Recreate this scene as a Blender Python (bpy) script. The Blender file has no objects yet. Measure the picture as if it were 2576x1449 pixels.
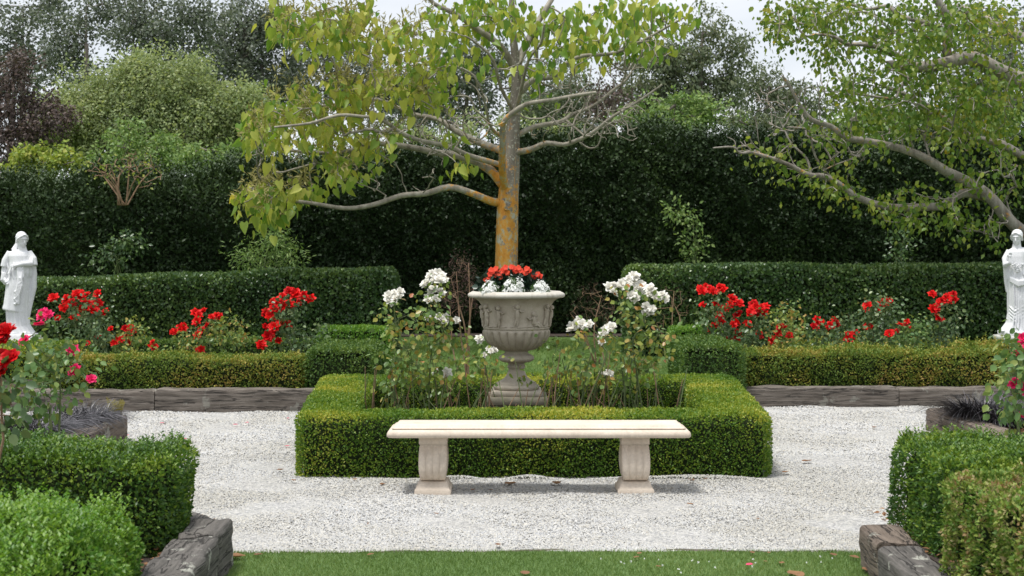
import bpy, bmesh, math, random
import numpy as np
from mathutils import Vector, Matrix, noise

# ------------------------------------------------------------------ camera, sky, sun, exposure
SC = bpy.context.scene
COL = SC.collection
F, CX, YH, H = 3578.0, 1288.0, 640.0, 1.55     # survey of the photo: focal length, centre, horizon, eye height

cam_d = bpy.data.cameras.new("camera")
cam = bpy.data.objects.new("camera", cam_d)
COL.objects.link(cam)
cam.location = (0, 0, H)
cam.rotation_euler = (math.radians(90), 0, 0)
cam_d.sensor_width = 36
cam_d.lens = 50.0
cam_d.shift_y = -(724.5 - YH) / 2576
cam_d.clip_end = 2000
cam_d.dof.use_dof = True
cam_d.dof.focus_distance = 11.0
cam_d.dof.aperture_fstop = 6.3
SC.camera = cam

SUN_EL, SUN_AZ = math.radians(74), math.radians(-125)   # azimuth from +Y, clockwise
w = bpy.data.worlds.new("World")
SC.world = w
w.use_nodes = True
nt = w.node_tree
nt.nodes.clear()
N = nt.nodes.new
out = N("ShaderNodeOutputWorld"); bg = N("ShaderNodeBackground"); sky = N("ShaderNodeTexSky")
sky.sky_type = 'NISHITA'; sky.sun_disc = False
sky.sun_elevation = SUN_EL; sky.sun_rotation = SUN_AZ
tc = N("ShaderNodeTexCoord"); mp = N("ShaderNodeMapping"); nz = N("ShaderNodeTexNoise"); rp = N("ShaderNodeValToRGB")
mp.inputs["Scale"].default_value = (1.0, 1.0, 4.5)
mp.inputs["Location"].default_value = (0.35, 0.2, 0.4)
nz.inputs["Scale"].default_value = 2.6; nz.inputs["Detail"].default_value = 6; nz.inputs["Roughness"].default_value = 0.5
rp.color_ramp.elements[0].position = 0.30; rp.color_ramp.elements[0].color = (0.60, 0.60, 0.60, 1)
rp.color_ramp.elements[1].position = 0.58; rp.color_ramp.elements[1].color = (1, 1, 1, 1)
mx = N("ShaderNodeMixRGB"); mx.inputs[2].default_value = (9.2, 9.5, 10.0, 1)
nt.links.new(tc.outputs["Generated"], mp.inputs[0]); nt.links.new(mp.outputs[0], nz.inputs["Vector"])
nt.links.new(nz.outputs["Fac"], rp.inputs[0]); nt.links.new(rp.outputs[0], mx.inputs[0])
nt.links.new(sky.outputs[0], mx.inputs[1]); nt.links.new(mx.outputs[0], bg.inputs[0])
bg.inputs[1].default_value = 0.082
nt.links.new(bg.outputs[0], out.inputs[0])

sun_d = bpy.data.lights.new("sun", 'SUN'); sun = bpy.data.objects.new("sun", sun_d); COL.objects.link(sun)
sun_d.energy = 2.9; sun_d.angle = math.radians(12); sun_d.color = (1.0, 0.97, 0.92)
sv = Vector((math.sin(SUN_AZ) * math.cos(SUN_EL), math.cos(SUN_AZ) * math.cos(SUN_EL), math.sin(SUN_EL)))
sun.rotation_euler = sv.to_track_quat('Z', 'Y').to_euler()
sun.location = sv * 50
SC.view_settings.view_transform = 'Standard'
SC.view_settings.look = 'None'
SC.view_settings.exposure = 0.4
SC.view_settings.gamma = 1.0
SC.cycles.max_bounces = 6
SC.cycles.transparent_max_bounces = 4

# ------------------------------------------------------------------ helpers
def W(px, py, z=0.0):
    Y = F * (H - z) / (py - YH)
    return ((px - CX) * Y / F, Y, z)
def V(px, py, Y):
    return np.array(((px - CX) * Y / F, Y, H - (py - YH) * Y / F))
def X_(px, Y): return (px - CX) * Y / F
def q4(x, y): return (x * .3336, 483.4 + y * .3336)
def q5(x, y): return (858.6 + x * .3336, 483.4 + y * .3336)
def q6(x, y): return (1717 + x * .3336, 483.4 + y * .3336)

def tag(o, label=None, cat=None, group=None, kind=None):
    if label: o["label"] = label
    if cat: o["category"] = cat
    if group: o["group"] = group
    if kind: o["kind"] = kind
    return o

ORG = {}
def thing(name, loc, label, cat, group=None):
    o = bpy.data.objects.new(name, None); COL.objects.link(o)
    o.location = loc; o.empty_display_size = 0.1
    ORG[o] = np.array(loc, float)
    return tag(o, label, cat, group)

class MB:
    def __init__(s): s.v = []; s.f = []; s.n = 0
    def add(s, v, f, mat=0, rnd=0.5):
        v = np.asarray(v, float).reshape(-1, 3); f = np.asarray(f, int)
        s.v.append(v)
        s.f.append((f + s.n, mat, np.broadcast_to(np.asarray(rnd, float), (len(f),))))
        s.n += len(v)
    def build(s, name, mats, parent=None, smooth=False, loc=None):
        v = np.concatenate(s.v)
        org = ORG.get(parent) if parent is not None else (np.array(loc, float) if loc is not None else np.zeros(3))
        v = v - org
        loops = np.concatenate([f.ravel() for f, m, r in s.f])
        cnt = np.concatenate([np.full(len(f), f.shape[1]) for f, m, r in s.f])
        st = np.concatenate([[0], np.cumsum(cnt)[:-1]])
        me = bpy.data.meshes.new(name)
        me.vertices.add(len(v)); me.vertices.foreach_set("co", v.astype(np.float32).ravel())
        me.loops.add(len(loops)); me.loops.foreach_set("vertex_index", loops.astype(np.int32))
        me.polygons.add(len(cnt)); me.polygons.foreach_set("loop_start", st.astype(np.int32))
        mi = np.concatenate([np.full(len(f), m) for f, m, r in s.f])
        me.polygons.foreach_set("material_index", mi.astype(np.int32))
        me.update(calc_edges=True)
        at = me.attributes.new("rnd", 'FLOAT', 'FACE')
        at.data.foreach_set("value", np.concatenate([r for f, m, r in s.f]).astype(np.float32))
        if smooth: me.polygons.foreach_set("use_smooth", np.ones(len(cnt), bool))
        for m in (mats if isinstance(mats, (list, tuple)) else [mats]): me.materials.append(m)
        me.validate()
        o = bpy.data.objects.new(name, me); COL.objects.link(o)
        if parent is not None:
            o.parent = parent; ORG[o] = ORG[parent]
        else:
            o.location = org; ORG[o] = org
        return o

def unit(a):
    return a / np.maximum(np.linalg.norm(a, axis=-1, keepdims=True), 1e-9)

DIAMOND = (np.array([[0, 0, 0], [.3, .42, .07], [0, 1, -.05], [-.3, .42, .07]]), np.array([[0, 1, 2], [0, 2, 3]]))
ROUNDL = (np.array([[0, 0, 0], [.3, .2, .05], [.36, .6, .06], [0, 1, -.08], [-.36, .6, .06], [-.3, .2, .05]]),
          np.array([[0, 1, 2, 3], [0, 3, 4, 5]]))
NARROW = (np.array([[0, 0, 0], [.11, .45, .03], [0, 1, -.1], [-.11, .45, .03]]), np.array([[0, 1, 2], [0, 2, 3]]))
HEART = (np.array([[0, 0, 0], [.24, -.13, .10], [.40, .1, .16], [.36, .45, .10], [.18, .8, -.04], [0, 1.08, -.2],
                   [-.18, .8, -.04], [-.36, .45, .10], [-.40, .1, .16], [-.24, -.13, .10], [0, .4, -.06]]),
         np.array([[0, 1, 2, 10], [10, 2, 3, 4], [10, 4, 5, 5], [10, 5, 6, 6], [10, 6, 7, 8], [0, 10, 8, 9]]))
HEART = (HEART[0], np.array([[0, 1, 2], [0, 2, 10], [10, 2, 3], [10, 3, 4], [10, 4, 5], [10, 5, 6], [10, 6, 7], [10, 7, 8], [10, 8, 0], [0, 8, 9]]))

def scatter(mb, tmpl, pos, D, Nn, size, mat=0, rnd=None):
    tv, tf = tmpl
    n = len(pos)
    if n == 0: return
    D = unit(D); X = unit(np.cross(D, Nn)); Nn = np.cross(X, D)
    size = np.broadcast_to(np.asarray(size, float), (n,))[:, None, None]
    v = pos[:, None, :] + size * (tv[None, :, 0:1] * X[:, None, :] + tv[None, :, 1:2] * D[:, None, :] + tv[None, :, 2:3] * Nn[:, None, :])
    f = (np.arange(n) * len(tv))[:, None, None] + tf[None]
    if rnd is None: rnd = np.random.default_rng(n).random(n)
    mb.add(v.reshape(-1, 3), f.reshape(-1, tf.shape[1]), mat, np.repeat(rnd, len(tf)))

def tube(mb, pts, rad, k=6, mat=0, rnd=0.5, cap=True, ridge=0.0):
    pts = np.asarray(pts, float); rad = np.broadcast_to(np.asarray(rad, float), (len(pts),))
    t = np.gradient(pts, axis=0); t = unit(t)
    a = np.array([0, 0, 1.0]) if abs(t[0, 2]) < .9 else np.array([1.0, 0, 0])
    u = unit(np.cross(t[0], a)); rings = []
    th = np.arange(k) * 2 * math.pi / k
    for i in range(len(pts)):
        u = u - t[i] * np.dot(u, t[i]); u = u / max(np.linalg.norm(u), 1e-9)
        w_ = np.cross(t[i], u)
        rr = rad[i] * (1 + ridge * np.sin(th * 3 + i * .7))
        rings.append(pts[i] + (np.cos(th) * rr)[:, None] * u + (np.sin(th) * rr)[:, None] * w_)
    v = np.concatenate(rings)
    i = np.arange(len(pts) - 1)[:, None] * k; j = np.arange(k)[None]
    a_ = i + j; b = i + (j + 1) % k
    f = np.stack([a_, b, b + k, a_ + k], -1).reshape(-1, 4)
    mb.add(v, f, mat, rnd)
    if cap and k <= 64:
        mb.add(v[-k:], [list(range(k))], mat, rnd)
        mb.add(v[:k], [list(range(k))[::-1]], mat, rnd)

def lathe(mb, prof, c=(0, 0), seg=64, mat=0, fn=None):
    th = np.arange(seg) * 2 * math.pi / seg
    v = []
    for i, (r, z) in enumerate(prof):
        rr = np.full(seg, r) if fn is None else fn(th, r, z)
        v.append(np.stack([c[0] + rr * np.cos(th), c[1] + rr * np.sin(th), np.full(seg, z)], -1))
    v = np.concatenate(v)
    i = np.arange(len(prof) - 1)[:, None] * seg; j = np.arange(seg)[None]
    a_ = i + j; b = i + (j + 1) % seg
    mb.add(v, np.stack([a_, b, b + seg, a_ + seg], -1).reshape(-1, 4), mat)
    mb.add(v[:seg], [list(range(seg))[::-1]], mat); mb.add(v[-seg:], [list(range(seg))], mat)

def loft(mb, rings, mat=0, cap=True):
    k = len(rings[0]); v = np.concatenate(rings)
    i = np.arange(len(rings) - 1)[:, None] * k; j = np.arange(k)[None]
    a_ = i + j; b = i + (j + 1) % k
    mb.add(v, np.stack([a_, b, b + k, a_ + k], -1).reshape(-1, 4), mat)
    if cap:
        mb.add(v[:k], [list(range(k))[::-1]], mat); mb.add(v[-k:], [list(range(k))], mat)

def ball(mb, c, r, mat=0, seg=12, rnd=.5):
    r = np.broadcast_to(np.asarray(r, float), (3,))
    rings = []
    for i in range(1, seg // 2):
        a = -math.pi / 2 + math.pi * i / (seg // 2)
        th = np.arange(seg) * 2 * math.pi / seg
        rings.append(np.stack([c[0] + r[0] * math.cos(a) * np.cos(th), c[1] + r[1] * math.cos(a) * np.sin(th), np.full(seg, c[2] + r[2] * math.sin(a))], -1))
    k = seg; v = np.concatenate(rings + [[[c[0], c[1], c[2] - r[2]], [c[0], c[1], c[2] + r[2]]]])
    m = len(rings)
    i = np.arange(m - 1)[:, None] * k; j = np.arange(k)[None]
    a_ = i + j; b = i + (j + 1) % k
    mb.add(v, np.stack([a_, b, b + k, a_ + k], -1).reshape(-1, 4), mat, rnd)
    j = np.arange(k)
    lo = np.stack([np.full(k, m * k), (j + 1) % k, j], -1); hi = np.stack([np.full(k, m * k + 1), (m - 1) * k + j, (m - 1) * k + (j + 1) % k], -1)
    mb.add(v, np.concatenate([lo, hi]), mat, rnd)

def snoise(p, s=1.0, seed=0.0):          # cheap smooth pseudo noise, about -1..1
    p = np.asarray(p) * s + seed * 7.31
    x, y, z = p[..., 0], p[..., 1], p[..., 2]
    return (np.sin(x * 1.7 + 1.3 * np.sin(y * 1.1 + z * .7)) + np.sin(y * 2.3 + 1.7 * np.sin(z * 1.3 + x * .9)) + np.sin(z * 1.9 + 1.1 * np.sin(x * 1.9 + y * .5)) + .5 * np.sin(x * 4.1 + z * 3.7 + y * 4.7)) / 3.2

# ------------------------------------------------------------------ materials
MATS = {}
def nodes(name):
    m = bpy.data.materials.new(name); m.use_nodes = True
    t = m.node_tree; t.nodes.clear()
    o = t.nodes.new("ShaderNodeOutputMaterial"); b = t.nodes.new("ShaderNodeBsdfPrincipled")
    t.links.new(b.outputs[0], o.inputs[0])
    MATS[name] = m
    return m, t, b, o
def ramp(t, stops, src):
    r = t.nodes.new("ShaderNodeValToRGB"); cr = r.color_ramp
    while len(cr.elements) < len(stops): cr.elements.new(0.5)
    for e, (p, c) in zip(cr.elements, stops): e.position = p; e.color = (*c, 1)
    t.links.new(src, r.inputs[0]); return r.outputs[0]
def texn(t, scale, detail=4, rough=.55, mapscale=None, kind="ShaderNodeTexNoise"):
    tc = t.nodes.new("ShaderNodeTexCoord"); n = t.nodes.new(kind); n.inputs["Scale"].default_value = scale
    if kind == "ShaderNodeTexNoise":
        n.inputs["Detail"].default_value = detail; n.inputs["Roughness"].default_value = rough
    src = tc.outputs["Object"]
    if mapscale:
        m = t.nodes.new("ShaderNodeMapping"); m.inputs["Scale"].default_value = mapscale
        t.links.new(src, m.inputs[0]); src = m.outputs[0]
    t.links.new(src, n.inputs["Vector"]); return n
def math_(t, op, a, b):
    n = t.nodes.new("ShaderNodeMath"); n.operation = op
    for i, s in enumerate((a, b)):
        if isinstance(s, (int, float)): n.inputs[i].default_value = s
        else: t.links.new(s, n.inputs[i])
    return n.outputs[0]
def mixc(t, f, a, b, mode='MIX'):
    n = t.nodes.new("ShaderNodeMixRGB"); n.blend_type = mode
    for i, s in enumerate((f, a, b)):
        if isinstance(s, (int, float)): n.inputs[i].default_value = s
        elif isinstance(s, tuple): n.inputs[i].default_value = (*s, 1)
        else: t.links.new(s, n.inputs[i])
    return n.outputs[0]
def bump(t, b, h, strength=.5, dist=.01):
    n = t.nodes.new("ShaderNodeBump"); n.inputs["Strength"].default_value = strength; n.inputs["Distance"].default_value = dist
    t.links.new(h, n.inputs["Height"]); t.links.new(n.outputs[0], b.inputs["Normal"])

def leafmat(name, stops, trans=.3, rough=.5, pscale=1.2, pw=.5, spec=.35):
    """leaf colour runs along the ramp by each leaf's own random value and by patches of a 3D noise"""
    m, t, b, o = nodes(name)
    a = t.nodes.new("ShaderNodeAttribute"); a.attribute_name = "rnd"
    n = texn(t, pscale, 3)
    nn = math_(t, 'MULTIPLY_ADD', n.outputs["Fac"], 2.2); t.nodes[-1].inputs[2].default_value = -.6
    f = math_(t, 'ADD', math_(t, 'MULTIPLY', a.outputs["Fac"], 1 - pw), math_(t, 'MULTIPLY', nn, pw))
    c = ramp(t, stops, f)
    t.links.new(c, b.inputs["Base Color"]); b.inputs["Roughness"].default_value = rough
    b.inputs["Specular IOR Level"].default_value = spec
    if trans > 0:
        tr = t.nodes.new("ShaderNodeBsdfTranslucent"); mxs = t.nodes.new("ShaderNodeMixShader")
        t.links.new(mixc(t, 1.0, c, (1.1, 1.1, .65), 'MULTIPLY'), tr.inputs[0])
        mxs.inputs[0].default_value = trans
        t.links.new(b.outputs[0], mxs.inputs[1]); t.links.new(tr.outputs[0], mxs.inputs[2]); t.links.new(mxs.outputs[0], o.inputs[0])
    return m

M = {}
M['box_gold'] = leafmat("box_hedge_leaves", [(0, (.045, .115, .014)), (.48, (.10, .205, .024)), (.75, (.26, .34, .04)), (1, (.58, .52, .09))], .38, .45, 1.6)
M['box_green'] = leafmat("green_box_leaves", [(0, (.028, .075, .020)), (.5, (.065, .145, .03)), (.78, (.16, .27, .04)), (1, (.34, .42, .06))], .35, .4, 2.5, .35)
M['box_fresh'] = leafmat("fresh_box_leaves", [(0, (.05, .13, .022)), (.5, (.11, .25, .035)), (1, (.28, .42, .07))], .4, .4, 2.0, .35)
M['box_tired'] = leafmat("tired_box_leaves", [(0, (.06, .13, .022)), (.48, (.15, .23, .035)), (.68, (.30, .30, .05)), (.87, (.42, .29, .08)), (1, (.33, .22, .13))], .25, .6, 2.6, .6)
M['box_worn'] = leafmat("worn_box_leaves", [(0, (.05, .11, .03)), (.38, (.13, .23, .035)), (.55, (.26, .33, .06)), (.68, (.32, .27, .13)), (.85, (.36, .22, .10)), (1, (.44, .20, .06))], .25, .6, 6.5, .6)
M['box_teal'] = leafmat("bluish_box_leaves", [(0, (.035, .085, .022)), (.5, (.075, .15, .03)), (1, (.18, .26, .045))], .25, .45, 2.0, .4)
M['privet'] = leafmat("privet_leaves", [(0, (.03, .065, .028)), (.5, (.065, .125, .04)), (1, (.17, .25, .06))], .22, .33, .9, .45, .5)
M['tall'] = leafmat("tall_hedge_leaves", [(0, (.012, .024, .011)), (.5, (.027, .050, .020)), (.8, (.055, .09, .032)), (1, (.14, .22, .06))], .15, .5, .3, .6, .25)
M['paul'] = leafmat("heart_leaves", [(0, (.08, .19, .03)), (.3, (.18, .31, .045)), (.6, (.38, .45, .08)), (.88, (.60, .56, .13)), (.96, (.66, .46, .06)), (1, (.5, .2, .06))], .45, .45, .35, .4)
M['seed'] = leafmat("seed_heads", [(0, (.20, .19, .06)), (1, (.36, .32, .12))], .2, .7)
M['walnut'] = leafmat("compound_leaves", [(0, (.045, .11, .02)), (.4, (.12, .21, .03)), (.8, (.28, .33, .055)), (1, (.66, .42, .04))], .45, .42, .4, .45)
M['euc_dark'] = leafmat("grey_gum_leaves", [(0, (.055, .072, .054)), (.5, (.115, .14, .10)), (1, (.22, .245, .18))], .2, .5, .25, .4)
M['euc_mid'] = leafmat("olive_gum_leaves", [(0, (.06, .09, .05)), (.5, (.14, .175, .10)), (.85, (.24, .25, .14)), (1, (.28, .22, .13))], .3, .55, .25, .5)
M['soft'] = leafmat("light_green_leaves", [(0, (.16, .22, .10)), (.5, (.29, .36, .16)), (1, (.48, .50, .25))], .4, .55, .3, .35)
M['pale'] = leafmat("pale_shrub_leaves", [(0, (.09, .17, .05)), (.5, (.18, .29, .08)), (1, (.36, .45, .16))], .35, .5, .5, .3)
M['lime'] = leafmat("yellow_green_leaves", [(0, (.12, .2, .04)), (.6, (.30, .38, .06)), (.9, (.42, .42, .1)), (1, (.4, .12, .05))], .35, .5, .6, .3)
M['wine'] = leafmat("copper_leaves", [(0, (.045, .036, .034)), (.6, (.10, .07, .063)), (1, (.19, .13, .10))], .15, .5, .4, .4)
M['rose'] = leafmat("rose_leaves", [(0, (.05, .10, .04)), (.6, (.11, .18, .075)), (.85, (.20, .26, .10)), (1, (.26, .12, .06))], .25, .35, 3, .3)
M['rose_w'] = leafmat("bronzing_rose_leaves", [(0, (.08, .15, .05)), (.42, (.17, .27, .07)), (.68, (.32, .36, .08)), (.84, (.42, .26, .08)), (.94, (.44, .16, .06)), (1, (.26, .04, .04))], .3, .35, 4, .3)
M['rose_pale'] = leafmat("light_rose_leaves", [(0, (.06, .14, .05)), (.6, (.14, .24, .07)), (.9, (.28, .32, .08)), (1, (.38, .18, .06))], .3, .35, 3, .3)
M['brush'] = leafmat("dead_twiggy_leaves", [(0, (.06, .035, .03)), (1, (.17, .10, .085))], .1, .8)
M['fern'] = leafmat("yellow_fern", [(0, (.28, .24, .05)), (1, (.45, .38, .1))], .3, .6)
M['mondo'] = leafmat("black_mondo_blades", [(0, (.012, .012, .013)), (.6, (.035, .032, .036)), (1, (.16, .145, .16))], 0, .4, 3, .2, .5)
M['grass'] = leafmat("grass_blades", [(0, (.09, .17, .04)), (.5, (.17, .27, .075)), (1, (.32, .40, .15))], .3, .5, .8, .4)
M['leaf_brown'] = leafmat("dry_leaf", [(0, (.13, .06, .03)), (1, (.30, .16, .07))], .1, .7, 30, .5)
M['petal_pink'] = leafmat("fallen_petal", [(0, (.7, .03, .12)), (1, (.8, .1, .2))], .2, .5)
M['alyssum_leaf'] = leafmat("alyssum_leaves", [(0, (.05, .12, .03)), (1, (.14, .24, .07))], .25, .5)
M['dark_leaf'] = leafmat("dark_bedding_leaves", [(0, (.012, .03, .018)), (1, (.04, .075, .05))], .1, .35, 3, .3, .5)

def petal(name, c1, c2, trans=.25, rough=.5):
    m, t, b, o = nodes(name)
    a = t.nodes.new("ShaderNodeAttribute"); a.attribute_name = "rnd"
    c = ramp(t, [(0, c1), (1, c2)], a.outputs["Fac"])
    t.links.new(c, b.inputs["Base Color"]); b.inputs["Roughness"].default_value = rough; b.inputs["Specular IOR Level"].default_value = .2
    tr = t.nodes.new("ShaderNodeBsdfTranslucent"); mxs = t.nodes.new("ShaderNodeMixShader")
    t.links.new(c, tr.inputs[0]); mxs.inputs[0].default_value = trans
    t.links.new(b.outputs[0], mxs.inputs[1]); t.links.new(tr.outputs[0], mxs.inputs[2]); t.links.new(mxs.outputs[0], o.inputs[0])
    return m
M['red'] = petal("red_petals", (.62, .004, .008), (.88, .018, .015))
M['deep'] = petal("crimson_petals", (.42, .002, .006), (.75, .01, .012))
M['pink'] = petal("pink_petals", (.78, .012, .11), (.9, .05, .22))
M['white'] = petal("cream_petals", (.84, .81, .72), (.93, .92, .88), .3)
M['coral'] = petal("coral_petals", (.80, .05, .03), (.88, .12, .06))
M['alys'] = petal("white_florets", (.8, .82, .78), (.9, .9, .88), .2)

def bark(name, c1, c2, orange=0.0, spots=.0, sc=6, zlo=None, zhi=None, axis=(1, 1, .3), near=False):
    m, t, b, o = nodes(name)
    n = texn(t, sc, 6, .65, axis)
    c = ramp(t, [(.3, c1), (.7, c2)], n.outputs["Fac"])
    if spots:
        v = texn(t, 22, 3, .6); g = ramp(t, [(.56, (0, 0, 0)), (.66, (1, 1, 1))], v.outputs["Fac"])
        c = mixc(t, math_(t, 'MULTIPLY', g, spots), c, (.52, .52, .45))
    if orange:
        v = texn(t, 7, 7, .75); 
        tc = t.nodes.new("ShaderNodeTexCoord"); sp = t.nodes.new("ShaderNodeSeparateXYZ"); t.links.new(tc.outputs["Object"], sp.inputs[0])
        if zlo is not None:    # lichen grows on the damp lower part and the weather side
            mr = t.nodes.new("ShaderNodeMapRange"); mr.inputs[1].default_value = zhi; mr.inputs[2].default_value = zlo
            mr.inputs[3].default_value = 0; mr.inputs[4].default_value = .44
            t.links.new(sp.outputs[2], mr.inputs[0])
            side = math_(t, 'MULTIPLY', sp.outputs[0], -.75)
            if near: side = math_(t, 'SUBTRACT', .05, math_(t, 'MULTIPLY', math_(t, 'ABSOLUTE', sp.outputs[0], 0), .36))
            f = math_(t, 'ADD', math_(t, 'ADD', math_(t, 'MULTIPLY', v.outputs["Fac"], 1.9), mr.outputs[0]), side)
            f = math_(t, 'SUBTRACT', f, .62)
        else: f = v.outputs["Fac"]
        g = ramp(t, [(.60 - orange * .1, (0, 0, 0)), (.66, (1, 1, 1))], f)
        v2 = texn(t, 9, 6, .72, (1, 1, .6))
        oc = ramp(t, [(.3, (.42, .17, .025)), (.47, (.60, .27, .04)), (.55, (.55, .33, .09)), (.60, (.42, .40, .32)), (.75, (.5, .5, .43))], v2.outputs["Fac"])
        c = mixc(t, g, c, oc)
    t.links.new(c, b.inputs["Base Color"]); b.inputs["Roughness"].default_value = .85
    bump(t, b, n.outputs["Fac"], .5, .02)
    return m
M['bark_main'] = bark("lichened_bark", (.13, .11, .09), (.29, .26, .22), .6, .8, 7, 2.0, 3.75)
M['limb_main'] = bark("grey_limb_bark", (.15, .13, .10), (.40, .365, .30), .6, .3, 8, 2.4, 4.2, near=True)
M['bark_walnut'] = bark("furrowed_bark", (.11, .09, .072), (.40, .365, .32), .12, .2, 9)
M['bark_far'] = bark("far_bark", (.12, .10, .09), (.27, .23, .20), 0, 0, 4)
M['stem_green'] = bark("rose_cane", (.07, .12, .04), (.17, .2, .08), 0, 0, 20)
M['stem_brown'] = bark("dry_cane", (.16, .09, .05), (.36, .24, .15), 0, 0, 20)

def stone(name, c1, c2, c3=None, sc=5, rough=.75, bs=.25):
    m, t, b, o = nodes(name)
    n = texn(t, sc, 7, .6); n2 = texn(t, sc * 14, 3, .6)
    c = ramp(t, [(.3, c1), (.7, c2)], n.outputs["Fac"])
    c = mixc(t, .25, c, ramp(t, [(.35, (.5, .5, .5)), (.65, (1, 1, 1))], n2.outputs["Fac"]), 'MULTIPLY')
    if c3:
        n3 = texn(t, sc * 1.7, 5, .65, (1, 1, .35)); c = mixc(t, ramp(t, [(.55, (0, 0, 0)), (.72, (.8, .8, .8))], n3.outputs["Fac"]), c, c3)
    t.links.new(c, b.inputs["Base Color"]); b.inputs["Roughness"].default_value = rough; b.inputs["Specular IOR Level"].default_value = .25
    bump(t, b, n2.outputs["Fac"], bs, .004)
    return m
M['bench'] = stone("cream_cast_stone", (.60, .505, .41), (.74, .64, .53), (.48, .41, .33), 4, .7, .15)
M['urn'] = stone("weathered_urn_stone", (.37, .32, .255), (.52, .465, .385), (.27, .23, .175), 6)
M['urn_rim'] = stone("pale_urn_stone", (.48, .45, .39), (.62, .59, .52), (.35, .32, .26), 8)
M['slab'] = stone("mossy_slab", (.20, .18, .14), (.33, .30, .22), (.26, .23, .07), 7)
M['marble'] = stone("white_statue_stone", (.76, .77, .80), (.86, .86, .87), (.66, .67, .68), 5, .5, .05)
M['ped'] = stone("painted_pedestal_stone", (.66, .66, .63), (.78, .78, .75), (.5, .5, .44), 5)

def wood(name, axis, c1=(.055, .042, .033), c2=(.235, .205, .175), lich=.4):
    m, t, b, o = nodes(name)
    s = [38, 38, 38]; s[axis] = 2.2
    n = texn(t, 1, 10, .72, tuple(s)); s2 = [7, 7, 13]; s2[axis] = .5
    n2 = texn(t, 1, 4, .6, tuple(s2)); n3 = texn(t, 5, 6, .7)
    c = ramp(t, [(.32, c1), (.5, tuple((a + b_) / 2 for a, b_ in zip(c1, c2))), (.68, c2)], n.outputs["Fac"])
    crack = ramp(t, [(.485, (1, 1, 1)), (.498, (.08, .07, .06)), (.511, (1, 1, 1))], n2.outputs["Fac"])
    c = mixc(t, 1.0, c, crack, 'MULTIPLY')
    c = mixc(t, math_(t, 'MULTIPLY', ramp(t, [(.58, (0, 0, 0)), (.62, (1, 1, 1))], n3.outputs["Fac"]), lich), c, (.36, .36, .31))
    t.links.new(c, b.inputs["Base Color"]); b.inputs["Roughness"].default_value = .9
    bump(t, b, mixc(t, .5, n.outputs["Fac"], crack), 1.0, .02)
    return m
M['wood_x'] = wood("weathered_sleeper_across", 0)
M['wood_y'] = wood("weathered_sleeper_along", 1, (.035, .032, .028), (.17, .155, .14), .95)
M['wood_b'] = wood("brown_sleeper_along", 1, (.06, .042, .03), (.25, .20, .16), .7)

# ground materials
m, t, b, o = nodes("gravel_bed")
v = t.nodes.new("ShaderNodeTexVoronoi"); v.inputs["Scale"].default_value = 75
tc_ = t.nodes.new("ShaderNodeTexCoord"); t.links.new(tc_.outputs["Object"], v.inputs["Vector"])
sp = t.nodes.new("ShaderNodeSeparateColor"); t.links.new(v.outputs["Color"], sp.inputs[0])
c = ramp(t, [(0, (.22, .22, .23)), (.35, (.36, .36, .35)), (.7, (.46, .45, .42)), (1, (.56, .55, .54))], sp.outputs[0])
nb = texn(t, 1.1, 5); c = mixc(t, .6, c, ramp(t, [(.35, (.90, .88, .84)), (.65, (1, 1, 1))], nb.outputs["Fac"]), 'MULTIPLY')
t.links.new(c, b.inputs["Base Color"]); b.inputs["Roughness"].default_value = .9
bump(t, b, v.outputs["Distance"], .8, .01); M['gravel'] = m
m, t, b, o = nodes("gravel_chips")
a = t.nodes.new("ShaderNodeAttribute"); a.attribute_name = "rnd"
c = ramp(t, [(0, (.30, .305, .32)), (.12, (.395, .40, .41)), (.5, (.475, .475, .465)), (.8, (.52, .495, .44)), (1, (.60, .60, .59))], a.outputs["Fac"])
nb = texn(t, .8, 4); c = mixc(t, .8, c, ramp(t, [(.35, (.84, .82, .76)), (.6, (1, 1, 1))], nb.outputs["Fac"]), 'MULTIPLY')
t.links.new(c, b.inputs["Base Color"]); b.inputs["Roughness"].default_value = .8; M['chips'] = m
m, t, b, o = nodes("bark_mulch")
n = texn(t, 28, 6, .75); t.links.new(ramp(t, [(.3, (.02, .014, .011)), (.55, (.06, .043, .033)), (.75, (.15, .115, .09))], n.outputs["Fac"]), b.inputs["Base Color"])
b.inputs["Roughness"].default_value = .95; bump(t, b, n.outputs["Fac"], 1, .03); M['mulch'] = m
m, t, b, o = nodes("turf")
n = texn(t, 60, 4, .7); n2 = texn(t, .7, 4)
c = ramp(t, [(.3, (.08, .16, .04)), (.7, (.16, .26, .07))], n.outputs["Fac"])
c = mixc(t, .6, c, ramp(t, [(.35, (.75, .8, .7)), (.65, (1, 1, .95))], n2.outputs["Fac"]), 'MULTIPLY')
t.links.new(c, b.inputs["Base Color"]); b.inputs["Roughness"].default_value = .9; bump(t, b, n.outputs["Fac"], .6, .02); M['turf'] = m
m, t, b, o = nodes("hedge_inside"); b.inputs["Base Color"].default_value = (.018, .026, .012, 1); b.inputs["Roughness"].default_value = 1; b.inputs["Specular IOR Level"].default_value = 0; M['core'] = m  # twig colour taken near black, with the inner shade painted in

# ------------------------------------------------------------------ ground and lawns (setting)
def sheet(name, poly, z, mat, kind="structure", sub=1.0):
    mb = MB(); mb.add([(x, y, z) for x, y in poly], [list(range(len(poly)))])
    o = mb.build(name, mat); tag(o, kind=kind); return o
sheet("ground", [(-400, -20), (400, -20), (400, 900), (-400, 900)], -.03, M['turf'])
sheet("gravel_path", [(-9, 6.6), (9, 6.6), (9, 14.7), (-9, 14.7)], 0.0, M['gravel'])

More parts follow.
